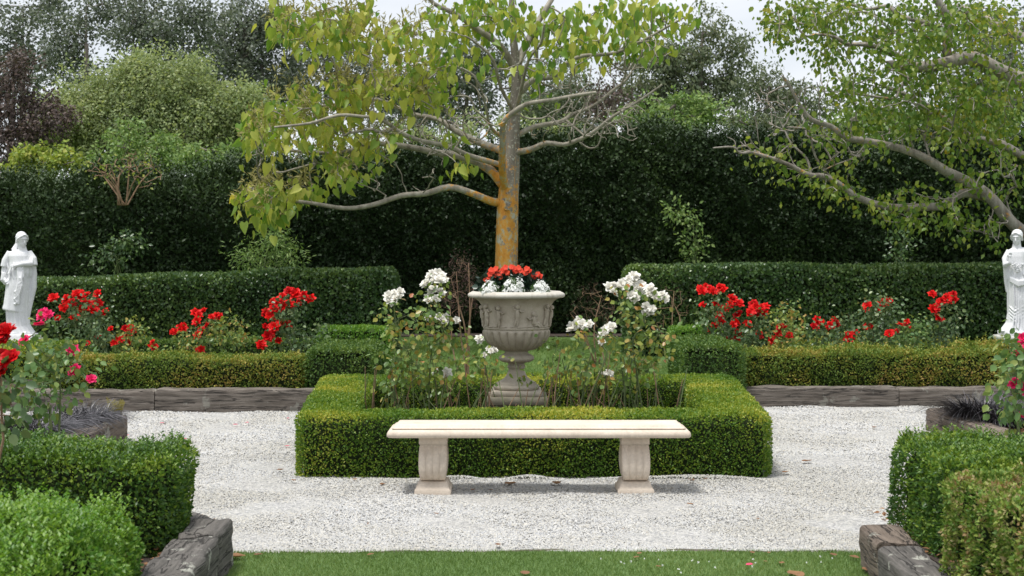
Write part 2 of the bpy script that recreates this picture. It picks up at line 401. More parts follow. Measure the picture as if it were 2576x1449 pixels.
def grid_sheet(name, x0, x1, y0, y1, fz, mat, nx=60, ny=60):
    xs = np.linspace(x0, x1, nx); ys = np.linspace(y0, y1, ny)
    g = np.stack(np.meshgrid(xs, ys), -1).reshape(-1, 2); v = np.concatenate([g, fz(g)[:, None]], 1)
    i = (np.arange(ny - 1) * nx)[:, None] + np.arange(nx - 1)[None]
    f = np.stack([i, i + 1, i + nx + 1, i + nx], -1).reshape(-1, 4)
    mb = MB(); mb.add(v, f); return tag(mb.build(name, mat, smooth=True), kind="structure")
lawn_edge = lambda x: 7.36 + .03 * np.sin(x * 1.7 + .5) + .012 * np.sin(x * 9) + .006 * np.sin(x * 31)
def lawn_fn(g):
    return .022 + .010 * np.sin(g[:, 0] * 1.3) * np.sin(g[:, 1] * 2)
x_l = np.linspace(-1.45, 1.9, 60)
mb = MB()
top = np.stack([x_l, lawn_edge(x_l) - .02, np.full(60, .012)], -1); bot = np.stack([x_l, np.full(60, 3.0), np.full(60, .012)], -1)
lip = np.stack([x_l, lawn_edge(x_l), np.full(60, -.02)], -1)
v = np.concatenate([bot, top, lip]); i = np.arange(59)
mb.add(v, np.concatenate([np.stack([i, i + 1, i + 61, i + 60], -1), np.stack([i + 60, i + 61, i + 121, i + 120], -1)]))
tag(mb.build("front_lawn", M['turf']), kind="structure")
LX0, LX1 = -1.62, 1.95
sheet("middle_lawn", [(-1.3, 13.6), (1.72, 13.6), (2.8, 16.2), (3, 19), (6, 21), (6, 26.2), (-6, 26.2), (-6, 21), (-3, 19), (-2.6, 16)], .02, M['turf'])

def blades(name, pts, hgt, wid, seed, lean=.5, mat='grass'):
    r = np.random.default_rng(seed); n = len(pts)
    D = np.stack([r.normal(0, lean, n), r.normal(0, lean, n), np.ones(n)], -1)
    Nn = np.stack([r.normal(0, 1, n), r.normal(0, 1, n), np.zeros(n)], -1) + 1e-3
    tm = (np.array([[-.5 * wid / hgt, 0, 0], [.5 * wid / hgt, 0, 0], [0, 1, .15]]), np.array([[0, 1, 2]]))
    mb = MB(); scatter(mb, tm, pts, D, Nn, hgt * r.uniform(.6, 1.3, n), 0, r.random(n))
    return mb.build(name, M[mat])
r = np.random.default_rng(5)
n = 110000; x = r.uniform(-1.45, 1.9, n); y = r.uniform(5.6, 7.36, n); y = np.minimum(y, lawn_edge(x) - .004 - .03 * np.abs(r.normal(0, .5, n)) * (.5 + .5 * np.sin(x * 13)))
g = blades("grass", np.stack([x, y, np.full(n, .010)], -1), .022, .0035, 6)
tag(g, "short mown grass of the front lawn strip", "grass", kind="stuff")
n = 130000; y = r.uniform(13.6, 26, n) ; x = r.uniform(-1, 1, n) * np.where(y < 15.6, 1.35, 2.2) + .15
g = blades("grass", np.stack([x, y, np.full(n, .02)], -1), .035, .009, 7)
tag(g, "mown grass of the lawn behind the urn", "grass", kind="stuff")

# ------------------------------------------------------------------ beds
def bed(name, poly, z):
    """low raised mulch mound filling a bed"""
    bm = bmesh.new(); vs = [bm.verts.new((x, y, z)) for x, y in poly]; lo = [bm.verts.new((x, y, -.02)) for x, y in poly]
    k = len(poly); bm.faces.new(vs)
    for i in range(k): bm.faces.new((lo[i], lo[(i + 1) % k], vs[(i + 1) % k], vs[i]))
    me = bpy.data.meshes.new(name); bm.to_mesh(me); bm.free(); me.materials.append(M['mulch'])
    o = bpy.data.objects.new(name, me); COL.objects.link(o); tag(o, kind="structure"); return o
bed("soil", [(-9, 14.12), (-1.6, 14.12), (-2.0, 15.4), (-2.3, 19.3), (-9, 19.3)], .17)
bed("soil", [(1.95, 14.6), (9, 14.6), (9, 19.3), (2.35, 19.3), (2.2, 16.0)], .16)
bed("soil", [(-9, 3), (-1.5, 3), (-1.56, 7.1), (-1.8, 7.4), (-3.45, 10.3), (-3.43, 11.95), (-9, 11.95)], .15)
bed("soil", [(1.95, 3), (9, 3), (9, 12.4), (3.85, 12.4), (3.85, 10.3), (3.1, 8.2), (2.1, 7.42), (1.93, 7.0)], .15)
bed("soil", [(-1.2, 10.2), (1.4, 10.2), (1.45, 12.7), (-1.25, 12.7)], .06)
bed("soil", [(-14, 19.9), (-1.6, 19.9), (-1.6, 21), (-14, 21)], .03)
bed("soil", [(-14, 26.2), (14, 26.2), (14, 30), (-14, 30)], .05)

def mulch_chips(x0, x1, y0, y1, z, n, seed):
    r = np.random.default_rng(seed)
    p = np.stack([r.uniform(x0, x1, n), r.uniform(y0, y1, n), np.full(n, z) + r.uniform(0, .02, n)], -1)
    mb = MB(); D = np.stack([r.normal(0, 1, n), r.normal(0, 1, n), r.normal(0, .25, n)], -1)
    scatter(mb, DIAMOND, p, D, np.tile([0, 0, 1.], (n, 1)) + r.normal(0, .3, (n, 3)), r.uniform(.015, .045, n), 0, r.random(n))
    return mb
for k, (a, nm) in enumerate([((-5.2, -3.5, 9.6, 11.9, .15), "leaf litter under the left rose bushes"), ((3.95, 5.4, 8.8, 12.2, .15), "leaf litter under the right rose bush"), ((-2.6, -1.55, 5.2, 7.5, .15), "leaf litter inside the near left timber"), ((1.95, 3.4, 5.5, 7.8, .15), "leaf litter inside the near right timber")]):
    tag(mulch_chips(*a[:4], a[4], 2600, 20 + k).build("leaf_litter", M['leaf_brown']), nm, "litter", kind="stuff")

# ------------------------------------------------------------------ gravel chips
r = np.random.default_rng(11)
n = 520000
y = 7.36 + (14.6 - 7.36) * r.random(n) ** 1.35; x = r.uniform(-1, 1, n) * (y * .36 + .4)
z = .004 + .012 * snoise(np.stack([x, y, x * 0], -1), 3)
keep = ~((x < -1.5) & (y < 7.65)) & ~((x > 1.93) & (y < 7.9)) & ~((x < -3.4) & (y < 11.9)) & ~((x > 3.8) & (y < 12.3)) & ~((x > -1.3) & (x < 1.6) & (y > 10.1) & (y < 12.9)) & ~((x < -1.2) & (y > 14.05))
keep &= ~((np.abs(x) < 1.4) & (y > 13.6)) & ~((x < -1.5) & (y < 7.65 + (-1.5 - x) * 1.35 - .1)) & ~((x > 1.95) & (y < 7.8 + (x - 1.95) * 1.3 - .1))
x, y, z = x[keep], y[keep], z[keep]; n = len(x)
ridge = .035 * np.exp(-((y - 9.72) / .09) ** 2) * (np.abs(x - .1) < 1.7) * (.5 + .5 * np.sin(x * 7 + np.sin(x * 3) * 2))
z = z + ridge
tv = np.array([[1, 0, 0], [0, 1, 0], [-1, 0, 0], [0, -1, 0], [0, 0, 1], [0, 0, -1]], float) * .5
tf = np.array([[0, 1, 4], [1, 2, 4], [2, 3, 4], [3, 0, 4]])
s = r.uniform(.006, .0145, n) * (1 + .35 * (y > 11))
sc = np.stack([s * r.uniform(.8, 1.4, n), s * r.uniform(.7, 1.2, n), s * r.uniform(.5, .9, n)], -1)
a = r.uniform(0, 6.28, n); ca, sa = np.cos(a), np.sin(a)
vv = tv[None] * sc[:, None] + r.normal(0, .0016, (n, 6, 3))
R = np.zeros((n, 3, 3)); R[:, 0, 0] = ca; R[:, 0, 1] = -sa; R[:, 1, 0] = sa; R[:, 1, 1] = ca; R[:, 2, 2] = 1
tl = r.normal(0, .35, n); R2 = np.zeros((n, 3, 3)); R2[:, 0, 0] = 1; R2[:, 1, 1] = np.cos(tl); R2[:, 1, 2] = -np.sin(tl); R2[:, 2, 1] = np.sin(tl); R2[:, 2, 2] = np.cos(tl)
vv = np.einsum('nij,njk,nvk->nvi', R, R2, vv) + np.stack([x, y, z], -1)[:, None]
mb = MB(); mb.add(vv.reshape(-1, 3), ((np.arange(n) * 6)[:, None, None] + tf[None]).reshape(-1, 3), 0, np.repeat(r.random(n), 4))
tag(mb.build("gravel", M['chips']), "white crushed stone gravel around the central hedge", "gravel", kind="stuff")

# ------------------------------------------------------------------ hedges
def round_poly(poly, rad, k=5):
    P = [np.array(p, float) for p in poly]; out_ = []
    for i in range(len(P)):
        a, b, c = P[i - 1], P[i], P[(i + 1) % len(P)]
        u = unit(a - b); v = unit(c - b); rr = min(rad, np.linalg.norm(a - b) * .45, np.linalg.norm(c - b) * .45)
        for j in range(k + 1):
            t = j / k; out_.append((1 - t) ** 2 * (b + u * rr) + 2 * t * (1 - t) * b + t * t * (b + v * rr))
    res = []
    for i in range(len(out_)):
        p, q_ = out_[i], out_[(i + 1) % len(out_)]; kk = max(1, int(np.linalg.norm(q_ - p) / .5))
        for j in range(kk): res.append(p + (q_ - p) * j / kk)
    return np.array(res)
def poly_edges(P):
    Q = np.roll(P, -1, 0); d = Q - P; L = np.linalg.norm(d, axis=1); n = np.stack([d[:, 1], -d[:, 0]], -1) / np.maximum(L, 1e-9)[:, None]
    return Q, d, L, n
def area(P): Q = np.roll(P, -1, 0); return .5 * np.sum(P[:, 0] * Q[:, 1] - Q[:, 0] * P[:, 1])
def inside_dist(P, pts):
    Q = np.roll(P, -1, 0); ins = np.zeros(len(pts), bool); dm = np.full(len(pts), 1e9)
    for a, b in zip(P, Q):
        c = ((a[1] > pts[:, 1]) != (b[1] > pts[:, 1])); 
        with np.errstate(divide='ignore', invalid='ignore'):
            xi = (b[0] - a[0]) * (pts[:, 1] - a[1]) / (b[1] - a[1]) + a[0]
        ins ^= c & (pts[:, 0] < xi)
        ab = b - a; tt = np.clip(((pts - a) @ ab) / max(ab @ ab, 1e-9), 0, 1); dm = np.minimum(dm, np.linalg.norm(pts - (a + tt[:, None] * ab), axis=1))
    return ins, dm
def hedge(name, label, polys, z0, z1, mat, dens, leaf, seed, rad=.08, lump=.02, crad=.1, shoots=0, shoot_h=.07, group=None, tmpl=DIAMOND, lumps=2.0, faces_y=None, inset=.045, topdens=1.0, cat="hedge", lightened=.22):
    dens = dens * (1.75 if leaf < .06 else 1.25); inset = inset * .8
    """polys: outer footprint(s) (ccw); optional hole as second polygon via dict; z1 number or function(x,y)"""
    r = np.random.default_rng(seed)
    ztop = z1 if callable(z1) else (lambda x, y: np.full(np.shape(x), float(z1)))
    outer, holes = polys[0], polys[1:]
    rings = []
    for i, p in enumerate([outer] + list(holes)):
        P = round_poly(p, crad)
        if (area(P) < 0) != (i > 0): P = P[::-1]
        rings.append(P)
    mb = MB()
    pos, nor = [], []
    for P in rings:
        Q, d, L, nn = poly_edges(P)
        zt = ztop(P[:, 0], P[:, 1]); A = L * (zt - z0); 
        wgt = A.copy()
        if faces_y is not None: wgt = wgt * np.where(nn[:, 1] > .3, .15, 1)     # the back of a deep hedge is thinner
        m = int(dens * wgt.sum()); e = r.choice(len(P), m, p=wgt / wgt.sum()); t_ = r.random(m)
        xy = P[e] + d[e] * t_[:, None]; hh = ztop(xy[:, 0], xy[:, 1]); z = z0 + (hh - z0) * r.random(m)
        over = np.clip((z - (hh - rad)) / rad, 0, 1)
        ins_ = rad * (1 - np.sqrt(np.maximum(1 - over ** 2, 0)))
        p3 = np.concatenate([xy - nn[e] * ins_[:, None], z[:, None]], 1)
        n3 = np.concatenate([nn[e] * np.sqrt(1 - (over * .9) ** 2)[:, None], (over * .9)[:, None]], 1)
        pos.append(p3); nor.append(n3)
    lo = rings[0].min(0); hi = rings[0].max(0); m = int(dens * topdens * np.prod(hi - lo))
    pts = r.uniform(lo, hi, (m, 2)); ins_, dist = inside_dist(rings[0], pts)
    for Hh in rings[1:]:
        i2, d2 = inside_dist(Hh, pts); ins_ &= ~i2; dist = np.minimum(dist, d2)
    pts = pts[ins_]; dist = dist[ins_]
    u = np.clip(1 - dist / rad, 0, 1); zz = ztop(pts[:, 0], pts[:, 1]) - rad * (1 - np.sqrt(np.maximum(1 - u * u, 0)))
    keep_ = u < .8; pts, zz, u = pts[keep_], zz[keep_], u[keep_]
    pos.append(np.concatenate([pts, zz[:, None]], 1)); nor.append(np.tile([0, 0, 1.], (len(pts), 1)))
    ntop = len(pts)
    pos = np.concatenate(pos); nor = np.concatenate(nor)
    disp = lump * snoise(pos, lumps, seed) + lump * .5 * snoise(pos, lumps * 3.7, seed + 3)
    dep = -np.abs(r.normal(0, leaf * 1.0, len(pos))) + leaf * .5
    base = pos + nor * (disp + dep)[:, None]
    base[:, 2] = np.maximum(base[:, 2], z0 + .01)
    D = nor * .7 + r.normal(0, .65, pos.shape) + np.array([0, 0, .25])
    Nn = nor + r.normal(0, .55, pos.shape)
    rv = r.random(len(pos)); rv = np.clip(rv + lightened * np.clip(nor[:, 2], 0, 1) ** .7, 0, 1)  # upward leaves pushed lighter: young growth plus top light put into the colour
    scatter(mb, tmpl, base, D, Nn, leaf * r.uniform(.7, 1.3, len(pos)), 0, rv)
    if shoots:
        top = base[-ntop:]; idx = r.choice(ntop, shoots); tp = top[idx]; k = 9
        hgt = shoot_h * r.uniform(.3, 1.3, shoots); ln = r.normal(0, .25, (shoots, 2))
        tt = np.linspace(0, 1, k)[None] ; sp_ = tp[:, None, :] + np.stack([ln[:, :1] * hgt[:, None] * tt, ln[:, 1:] * hgt[:, None] * tt, hgt[:, None] * tt], -1)
        sp_ = sp_.reshape(-1, 3); ang = r.uniform(0, 6.28, len(sp_)); D = np.stack([np.cos(ang), np.sin(ang), np.full(len(sp_), .9)], -1)
        scatter(mb, tmpl, sp_, D, np.stack([-np.cos(ang), -np.sin(ang), np.full(len(sp_), .8)], -1) + r.normal(0, .3, sp_.shape), leaf * r.uniform(.7, 1.1, len(sp_)), 0, np.clip(r.normal(.7, .2, len(sp_)), 0, 1))
    # solid body just under the leaves; its dark colour paints in twigs and shade
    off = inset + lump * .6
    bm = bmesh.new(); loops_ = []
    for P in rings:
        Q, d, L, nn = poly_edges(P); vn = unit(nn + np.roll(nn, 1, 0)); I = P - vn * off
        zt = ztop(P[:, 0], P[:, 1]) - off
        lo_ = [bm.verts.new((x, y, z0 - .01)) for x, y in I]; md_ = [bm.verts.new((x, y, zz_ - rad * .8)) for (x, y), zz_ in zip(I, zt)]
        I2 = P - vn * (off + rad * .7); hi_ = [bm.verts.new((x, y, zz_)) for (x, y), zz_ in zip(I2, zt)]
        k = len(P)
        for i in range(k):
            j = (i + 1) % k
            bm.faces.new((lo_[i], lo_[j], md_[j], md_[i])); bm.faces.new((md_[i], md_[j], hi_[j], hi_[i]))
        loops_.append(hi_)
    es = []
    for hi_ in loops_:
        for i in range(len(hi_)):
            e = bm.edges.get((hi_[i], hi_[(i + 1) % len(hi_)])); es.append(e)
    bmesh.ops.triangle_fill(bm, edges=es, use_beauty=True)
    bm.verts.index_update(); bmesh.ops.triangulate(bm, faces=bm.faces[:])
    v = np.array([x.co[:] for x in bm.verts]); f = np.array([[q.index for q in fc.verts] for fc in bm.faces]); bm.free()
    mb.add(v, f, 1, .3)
    cx_, cy_ = rings[0].mean(0)
    o = mb.build(name, [M[mat], M['core']], loc=(cx_, cy_, z0))
    return tag(o, label, cat, group)

# central box hedge
def rect(x0, x1, y0, y1): return [(x0, y0), (x1, y0), (x1, y1), (x0, y1)]
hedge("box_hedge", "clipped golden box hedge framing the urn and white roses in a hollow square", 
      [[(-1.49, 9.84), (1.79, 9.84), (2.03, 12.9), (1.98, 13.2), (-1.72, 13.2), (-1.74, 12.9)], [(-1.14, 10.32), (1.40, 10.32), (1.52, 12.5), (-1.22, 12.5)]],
      0, .432, 'box_gold', 5600, .019, 31, .055, .014, .10, shoots=700, shoot_h=.022, lightened=.38)
# near hedges
hedge("box_hedge", "dark green box hedge end behind the near left timber, fresh young tips on top", [rect(-3.1, -1.6, 6.55, 7.3)], .14, lambda x, y: .59 + .02 * np.sin(x * 4), 'box_green', 6500, .021, 32, .09, .035, .2, shoots=1500, shoot_h=.05, lightened=.42, lumps=3)
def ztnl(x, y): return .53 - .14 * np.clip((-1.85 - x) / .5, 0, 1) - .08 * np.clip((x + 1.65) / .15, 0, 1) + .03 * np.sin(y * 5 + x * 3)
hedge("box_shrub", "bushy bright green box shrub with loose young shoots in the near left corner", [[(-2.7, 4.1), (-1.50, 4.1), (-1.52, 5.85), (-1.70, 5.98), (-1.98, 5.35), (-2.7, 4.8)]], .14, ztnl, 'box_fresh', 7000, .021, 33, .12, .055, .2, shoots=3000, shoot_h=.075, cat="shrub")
hedge("box_hedge", "dark green box hedge end behind the near right timber with a lime top", [rect(1.98, 3.9, 6.5, 7.45)], .14, .595, 'box_green', 6500, .021, 34, .08, .03, .14, shoots=1400, shoot_h=.05, lightened=.42, lumps=3)
hedge("box_hedge", "patchy yellow and brown box hedge in the near right corner", [rect(1.83, 3.3, 4.3, 6.12)], .14, .61, 'box_worn', 6800, .019, 35, .06, .045, .10, shoots=700, shoot_h=.035, lumps=5, lightened=.1)
# rose bed hedges, left
hedge("box_hedge", "long low box hedge with orange brown scorched patches on the left sleeper wall", [rect(-4.75, -2.08, 14.18, 14.66)], .17, lambda x, y: .52 + .012 * np.sin(x * 5), 'box_tired', 3600, .026, 36, .06, .022, .08, shoots=150, shoot_h=.04)
hedge("box_hedge", "taller blue green box hedge arm beside the lawn left of the urn", [rect(-2.06, -1.40, 14.16, 15.5)], .17, .60, 'box_teal', 2800, .027, 37, .07, .022, .1)
hedge("box_hedge", "bright green clipped box block beyond the white roses, left of the lawn", [rect(-2.55, -1.65, 18.7, 19.3)], .1, .56, 'box_fresh', 2400, .032, 38, .06, .02, .1)
hedge("box_hedge", "low dark green box hedge behind the left red roses", [rect(-5.2, -2.58, 18.5, 19.0)], .1, .42, 'box_teal', 1800, .034, 39, .06, .02, .1)
hedge("box_hedge", "yellowish low box hedge in front of the left statue", [rect(-7.4, -5.0, 15.7, 17.2)], .1, .50, 'box_gold', 1600, .032, 40, .08, .03, .1)
# right
hedge("box_hedge", "long low box hedge with bare brown gaps on the right sleeper wall", [rect(2.44, 5.1, 14.72, 15.25)], .16, lambda x, y: .53 + .02 * np.sin(x * 4), 'box_tired', 3800, .026, 41, .06, .035, .08, shoots=300, shoot_h=.05, lumps=3)
hedge("box_hedge", "taller green box hedge arm beside the lawn right of the urn", [rect(1.76, 2.34, 14.3, 15.95)], .1, .62, 'box_teal', 3000, .027, 42, .07, .02, .08)
hedge("box_hedge", "small bright green box block behind the right red roses", [rect(2.1, 2.75, 18.6, 19.2)], .1, .57, 'box_fresh', 2400, .032, 43, .06, .02, .1)
hedge("box_hedge", "ragged olive box hedge behind the right red roses", [rect(3.3, 7.2, 17.6, 18.1)], .1, .44, 'box_tired', 1800, .032, 44, .06, .03, .1, shoots=200, shoot_h=.08)
# mid hedges
hedge("privet_hedge", "waist high dark privet hedge behind the left statue and red roses", [[(-14, 20.9), (-7, 20.9), (-1.86, 22), (-1.86, 23.2), (-14, 22.6)]], .02, lambda x, y: 1.29 - .155 * np.clip((-2.5 - x) / 4.5, 0, 1) + .012 * np.sin(x * 3), 'privet', 1350, .048, 45, .14, .03, .25, faces_y=1, inset=.07, tmpl=ROUNDL)
hedge("privet_hedge", "straight clipped privet hedge behind the right red roses and statue", [rect(1.74, 14, 21.1, 22.3)], .02, lambda x, y: 1.35 + .01 * np.sin(x * 2), 'privet', 1350, .048, 46, .12, .03, .25, faces_y=1, inset=.07, tmpl=ROUNDL)
# tall hedge
pxs = np.array([-400, 0, 120, 300, 520, 600, 700, 900, 1100, 1300, 1500, 1700, 1900, 2100, 2300, 2576, 3000])
pys = np.array([452, 452, 448, 444, 434, 412, 398, 400, 388, 362, 340, 334, 352, 364, 366, 362, 362])
hx = (pxs - CX) * 27 / F; hz = H + (YH - pys) * 27 / F
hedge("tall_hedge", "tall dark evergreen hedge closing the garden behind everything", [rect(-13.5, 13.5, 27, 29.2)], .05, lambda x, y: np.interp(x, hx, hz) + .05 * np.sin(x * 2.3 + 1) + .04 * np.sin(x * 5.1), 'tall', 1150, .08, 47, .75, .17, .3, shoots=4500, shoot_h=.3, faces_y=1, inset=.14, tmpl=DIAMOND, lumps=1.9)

# ------------------------------------------------------------------ sleepers
def sleeper(name, label, a, b, width, z0, z1, mat, seed, group=None, side=1, segs=46):
    """beam from a to b (xy, along its front edge), width to the left of a->b"""
    r = np.random.default_rng(seed); a = np.array(a, float); b = np.array(b, float); L = np.linalg.norm(b - a); t_ = (b - a) / L; nrm = np.array([-t_[1], t_[0]]) * side
    cr = .026; h = z1 - z0
    sec = []
    for (cx_, cz_, a0) in ((cr, cr, 180), (width - cr, cr, 270), (width - cr, h - cr, 0), (cr, h - cr, 90)):
        for q in range(4): an = math.radians(a0 + q * 30); sec.append((cx_ + cr * math.cos(an), cz_ + cr * math.sin(an)))
    full = []
    for i in range(len(sec)):
        p, q = np.array(sec[i]), np.array(sec[(i + 1) % len(sec)]); kk = max(1, int(np.linalg.norm(q - p) / .03))
        for j in range(kk): full.append(p + (q - p) * j / kk)
    sec = np.array(full); mid = np.array([width / 2, h / 2]); rings = []
    for s_ in np.linspace(0, 1, segs):
        e = min(s_, 1 - s_) * L; shrink = 1 - .09 * max(0, 1 - e / .025) ** 2
        c = (sec - mid) * shrink + mid
        p = np.concatenate([a + t_ * (s_ * L) + nrm * 0 + c[:, :1] * nrm, (z0 + c[:, 1])[:, None]], 1)
        d = .009 * snoise(p, 7, seed) + .007 * snoise(p * (np.array([1, 1, 3.]) if abs(t_[1]) > .5 else np.array([.4, 1, 3.])), 20, seed + 1)
        p = p + np.concatenate([(c - mid)[:, :1] * nrm, (c - mid)[:, 1:]], 1) / .12 * d[:, None]
        rings.append(p)
    mb = MB(); loft(mb, rings)
    c0 = ((a + b) / 2)
    return tag(mb.build(name, M[mat], loc=(c0[0], c0[1], z0), smooth=True), label, "railway sleeper", group)
G = "weathered timber sleepers edging the beds"
xj = X_(388, 13.95)
sleeper("railway_sleeper", "short grey sleeper at the left end of the left wall beyond the gravel", (-5.6, 13.98), (xj - .004, 13.95), .2, -.03, .215, 'wood_x', 1, G)
sleeper("railway_sleeper", "long cracked grey sleeper of the left wall beyond the gravel", (xj + .004, 13.95), (-1.42, 13.95), .2, -.03, .23, 'wood_x', 2, G)
xj = X_(2263, 14.45)
sleeper("railway_sleeper", "long silvery split sleeper of the right wall beyond the gravel", (1.72, 14.4), (xj - .004, 14.45), .2, -.03, .2, 'wood_x', 3, G)
sleeper("railway_sleeper", "brownish sleeper at the right end of the right wall beyond the gravel", (xj + .004, 14.46), (6.6, 14.5), .2, -.03, .19, 'wood_x', 4, G)
sleeper("railway_sleeper", "dark mossy sleeper ending at the black grass on the left", (-3.22, 10.1), (-3.22, 11.95), .22, -.03, .2, 'wood_b', 5, G)
sleeper("railway_sleeper", "grey sleeper with a rusty stain below the black grass on the right", (3.86, 10.0), (3.86, 12.55), .22, -.03, .2, 'wood_b', 6, G)
sleeper("railway_sleeper", "thick lichened upright timber block at the near left corner of the lawn", (-1.37, 6.632), (-1.375, 7.03), .2, -.03, .245, 'wood_y', 7, G, segs=14)
sleeper("railway_sleeper", "dark lichened sleeper running out of the picture at the bottom left", (-1.24, 4.6), (-1.365, 6.62), .22, -.03, .235, 'wood_y', 8, G)
sleeper("railway_sleeper", "worn brown timber block at the near right corner of the lawn", (1.90, 6.622), (1.92, 7.05), .2, -.03, .21, 'wood_b', 9, G, segs=14)
sleeper("railway_sleeper", "split grey sleeper running out of the picture at the bottom right", (1.80, 4.6), (1.895, 6.61), .2, -.03, .2, 'wood_y', 10, G)
sleeper("railway_sleeper", "sleeper end poking out beside the lawn left of the urn", (-1.18, 13.7), (-1.18, 14.3), .2, -.03, .21, 'wood_y', 12, G, segs=14)
sleeper("railway_sleeper", "sleeper top behind the near left hedge end", (-1.78, 7.42), (-1.58, 7.06), .16, -.03, .2, 'wood_y', 13, G, side=1, segs=14)
# thin edging board of the lawn
mb = MB(); x = np.linspace(-1.2, 1.72, 40); e = lawn_edge(x)
rings = [np.array([[xx, yy + .004, -.02], [xx, yy + .022, -.02], [xx, yy + .022, .012 + .003 * math.sin(xx * 8)], [xx, yy + .004, .012 + .003 * math.sin(xx * 8)]]) for xx, yy in zip(x, e)]
loft(mb, rings); tag(mb.build("edging_board", M['wood_x']), "thin timber board between the front lawn and the gravel", "edging")

# ------------------------------------------------------------------ bench
bx, by = X_(1355.5, 9.15), 9.12
bench = thing("stone_bench", (bx, by + .2, 0), "cream cast stone bench with two scroll legs before the box hedge", "bench")
L, Dp = 1.957, .40
def rrect(x0, x1, y0, y1, z, rr=.012, k=3):
    pts = []
    for cx_, cy_, a0 in ((x1 - rr, y0 + rr, 270), (x1 - rr, y1 - rr, 0), (x0 + rr, y1 - rr, 90), (x0 + rr, y0 + rr, 180)):
        for q in range(k + 1): an = math.radians(a0 + 90 * q / k); pts.append((cx_ + rr * math.cos(an), cy_ + rr * math.sin(an), z))
    return np.array(pts)
mb = MB(); prof = [(.03, .368), (.008, .372), (0, .380), (.001, .396), (.006, .408), (.016, .417), (.024, .420), (.036, .4205), (.036, .4255), (.030, .427), (.036, .431), (.048, .436), (.055, .444), (.060, .449), (.075, .4505)]
loft(mb, [rrect(bx - L / 2 + i, bx + L / 2 - i, by + i, by + Dp - i, z, .02) for i, z in prof])
mb.build("seat", M['bench'], bench, smooth=True)
def leg(xc):
    mb = MB(); wd = .178; rings = []
    zs = [0, .03, .034, .05, .075, .08, .085, .10, .125, .16, .20, .24, .27, .30, .315, .318, .345, .37]
    fr = [.05, .05, .056, .07, .085, .125, .100, .078, .058, .046, .050, .068, .088, .106, .112, .096, .096, .096]
    hw = [.118, .116, .108, .102, .094, .078, .077, .082, .086, .089, .091, .091, .090, .088, .085, .091, .091, .091]
    for z, f_, h_ in zip(zs, fr, hw):
        xs = np.linspace(-h_, h_, 25); fl = .011 * np.abs(np.sin((xs / h_) * math.pi * 2)) ** .6 * (.095 < z < .31)
        front = np.stack([xc + xs, by + f_ - fl + .004, np.full(25, z)], -1); back = np.stack([xc + xs[::-1], by + .4 - f_ + fl[::-1] - .004, np.full(25, z)], -1)
        rings.append(np.concatenate([front, back]))
    loft(mb, rings[5:]); mb2 = MB(); loft(mb2, rings[:6])
    l = mb.build("leg", M['bench'], bench, smooth=False); mb2.build("foot", M['bench'], l)
leg(X_(1089, 9.22)); leg(X_(1599, 9.22))

# ------------------------------------------------------------------ urn
UY = 11.4; ux = X_(1299, UY); us = .000874
def uz(zy): return 1.512 - us * zy
slab = thing("stone_plinth", (ux, UY, 0), "mossy brown stone plinth under the urn among rose canes", "plinth")
def box(mb, x0, x1, y0, y1, z0, z1, rr=.006): loft(mb, [rrect(x0 + i, x1 - i, y0 + i, y1 - i, z, rr) for i, z in ((.006, z0), (0, z0 + .006), (0, z1 - .006), (.006, z1))])
mb = MB(); box(mb, ux - .245, ux + .245, UY - .245, UY + .245, uz(1312), uz(1242), .01); mb.build("slab", M['slab'], slab)
mb = MB(); box(mb, ux - .21, ux + .21, UY - .21, UY + .21, .0, uz(1312) - .001); mb.build("block", M['slab'], slab)
urn = thing("garden_urn", (ux, UY, uz(1242)), "large weathered stone urn with carved cherub frieze and fluted bowl", "urn")
def P_(l): return [(h * us, uz(y)) for h, y in l]
mb = MB(); box(mb, ux - .2, ux + .2, UY - .2, UY + .2, uz(1242) + .0005, uz(1192), .005)
lathe(mb, P_([(195, 1193), (208, 1182), (211, 1168), (204, 1152), (184, 1146), (186, 1135), (170, 1124)]), (ux, UY)); mb.build("base", M['urn'], urn)
mb = MB(); lathe(mb, P_([(170, 1124), (146, 1112), (122, 1098), (103, 1080), (88, 1055), (76, 1025), (70, 1005), (80, 996), (84, 985), (80, 974), (72, 968), (78, 950)]), (ux, UY)); mb.build("stem", M['urn'], urn, smooth=True)
mb = MB(); lathe(mb, P_([(78, 949), (120, 942), (150, 930), (161, 915), (162, 903), (152, 886), (130, 872), (112, 864), (104, 850), (110, 838)]), (ux, UY),
                 fn=lambda th, r_, z: r_ * (1 + .018 * np.sin(th * 22) * (uz(925) < z < uz(875)))); mb.build("collar", M['urn'], urn, smooth=True)
mb = MB(); prof = P_([(108, 839), (165, 828), (215, 808), (250, 782), (275, 755), (295, 725), (308, 695), (313, 668), (309, 652), (298, 645), (300, 640)])
lathe(mb, prof, (ux, UY), 288, fn=lambda th, r_, z: r_ * (1 - .10 * (np.abs(np.sin(th * 12 + .3)) ** .6 * -1 + 1) * (z > uz(832)) * (z < uz(655)))); mb.build("fluted_bowl", M['urn'], urn, smooth=True)
mb = MB(); prof = P_([(298, 639), (306, 632), (307, 624), (300, 618), (302, 570), (306, 520), (314, 460), (325, 415), (345, 385), (372, 364), (395, 354)]); lathe(mb, prof, (ux, UY), 96)
def fr_r(z): return np.interp(z, [p[1] for p in prof], [p[0] for p in prof])
rr_ = random.Random(4)
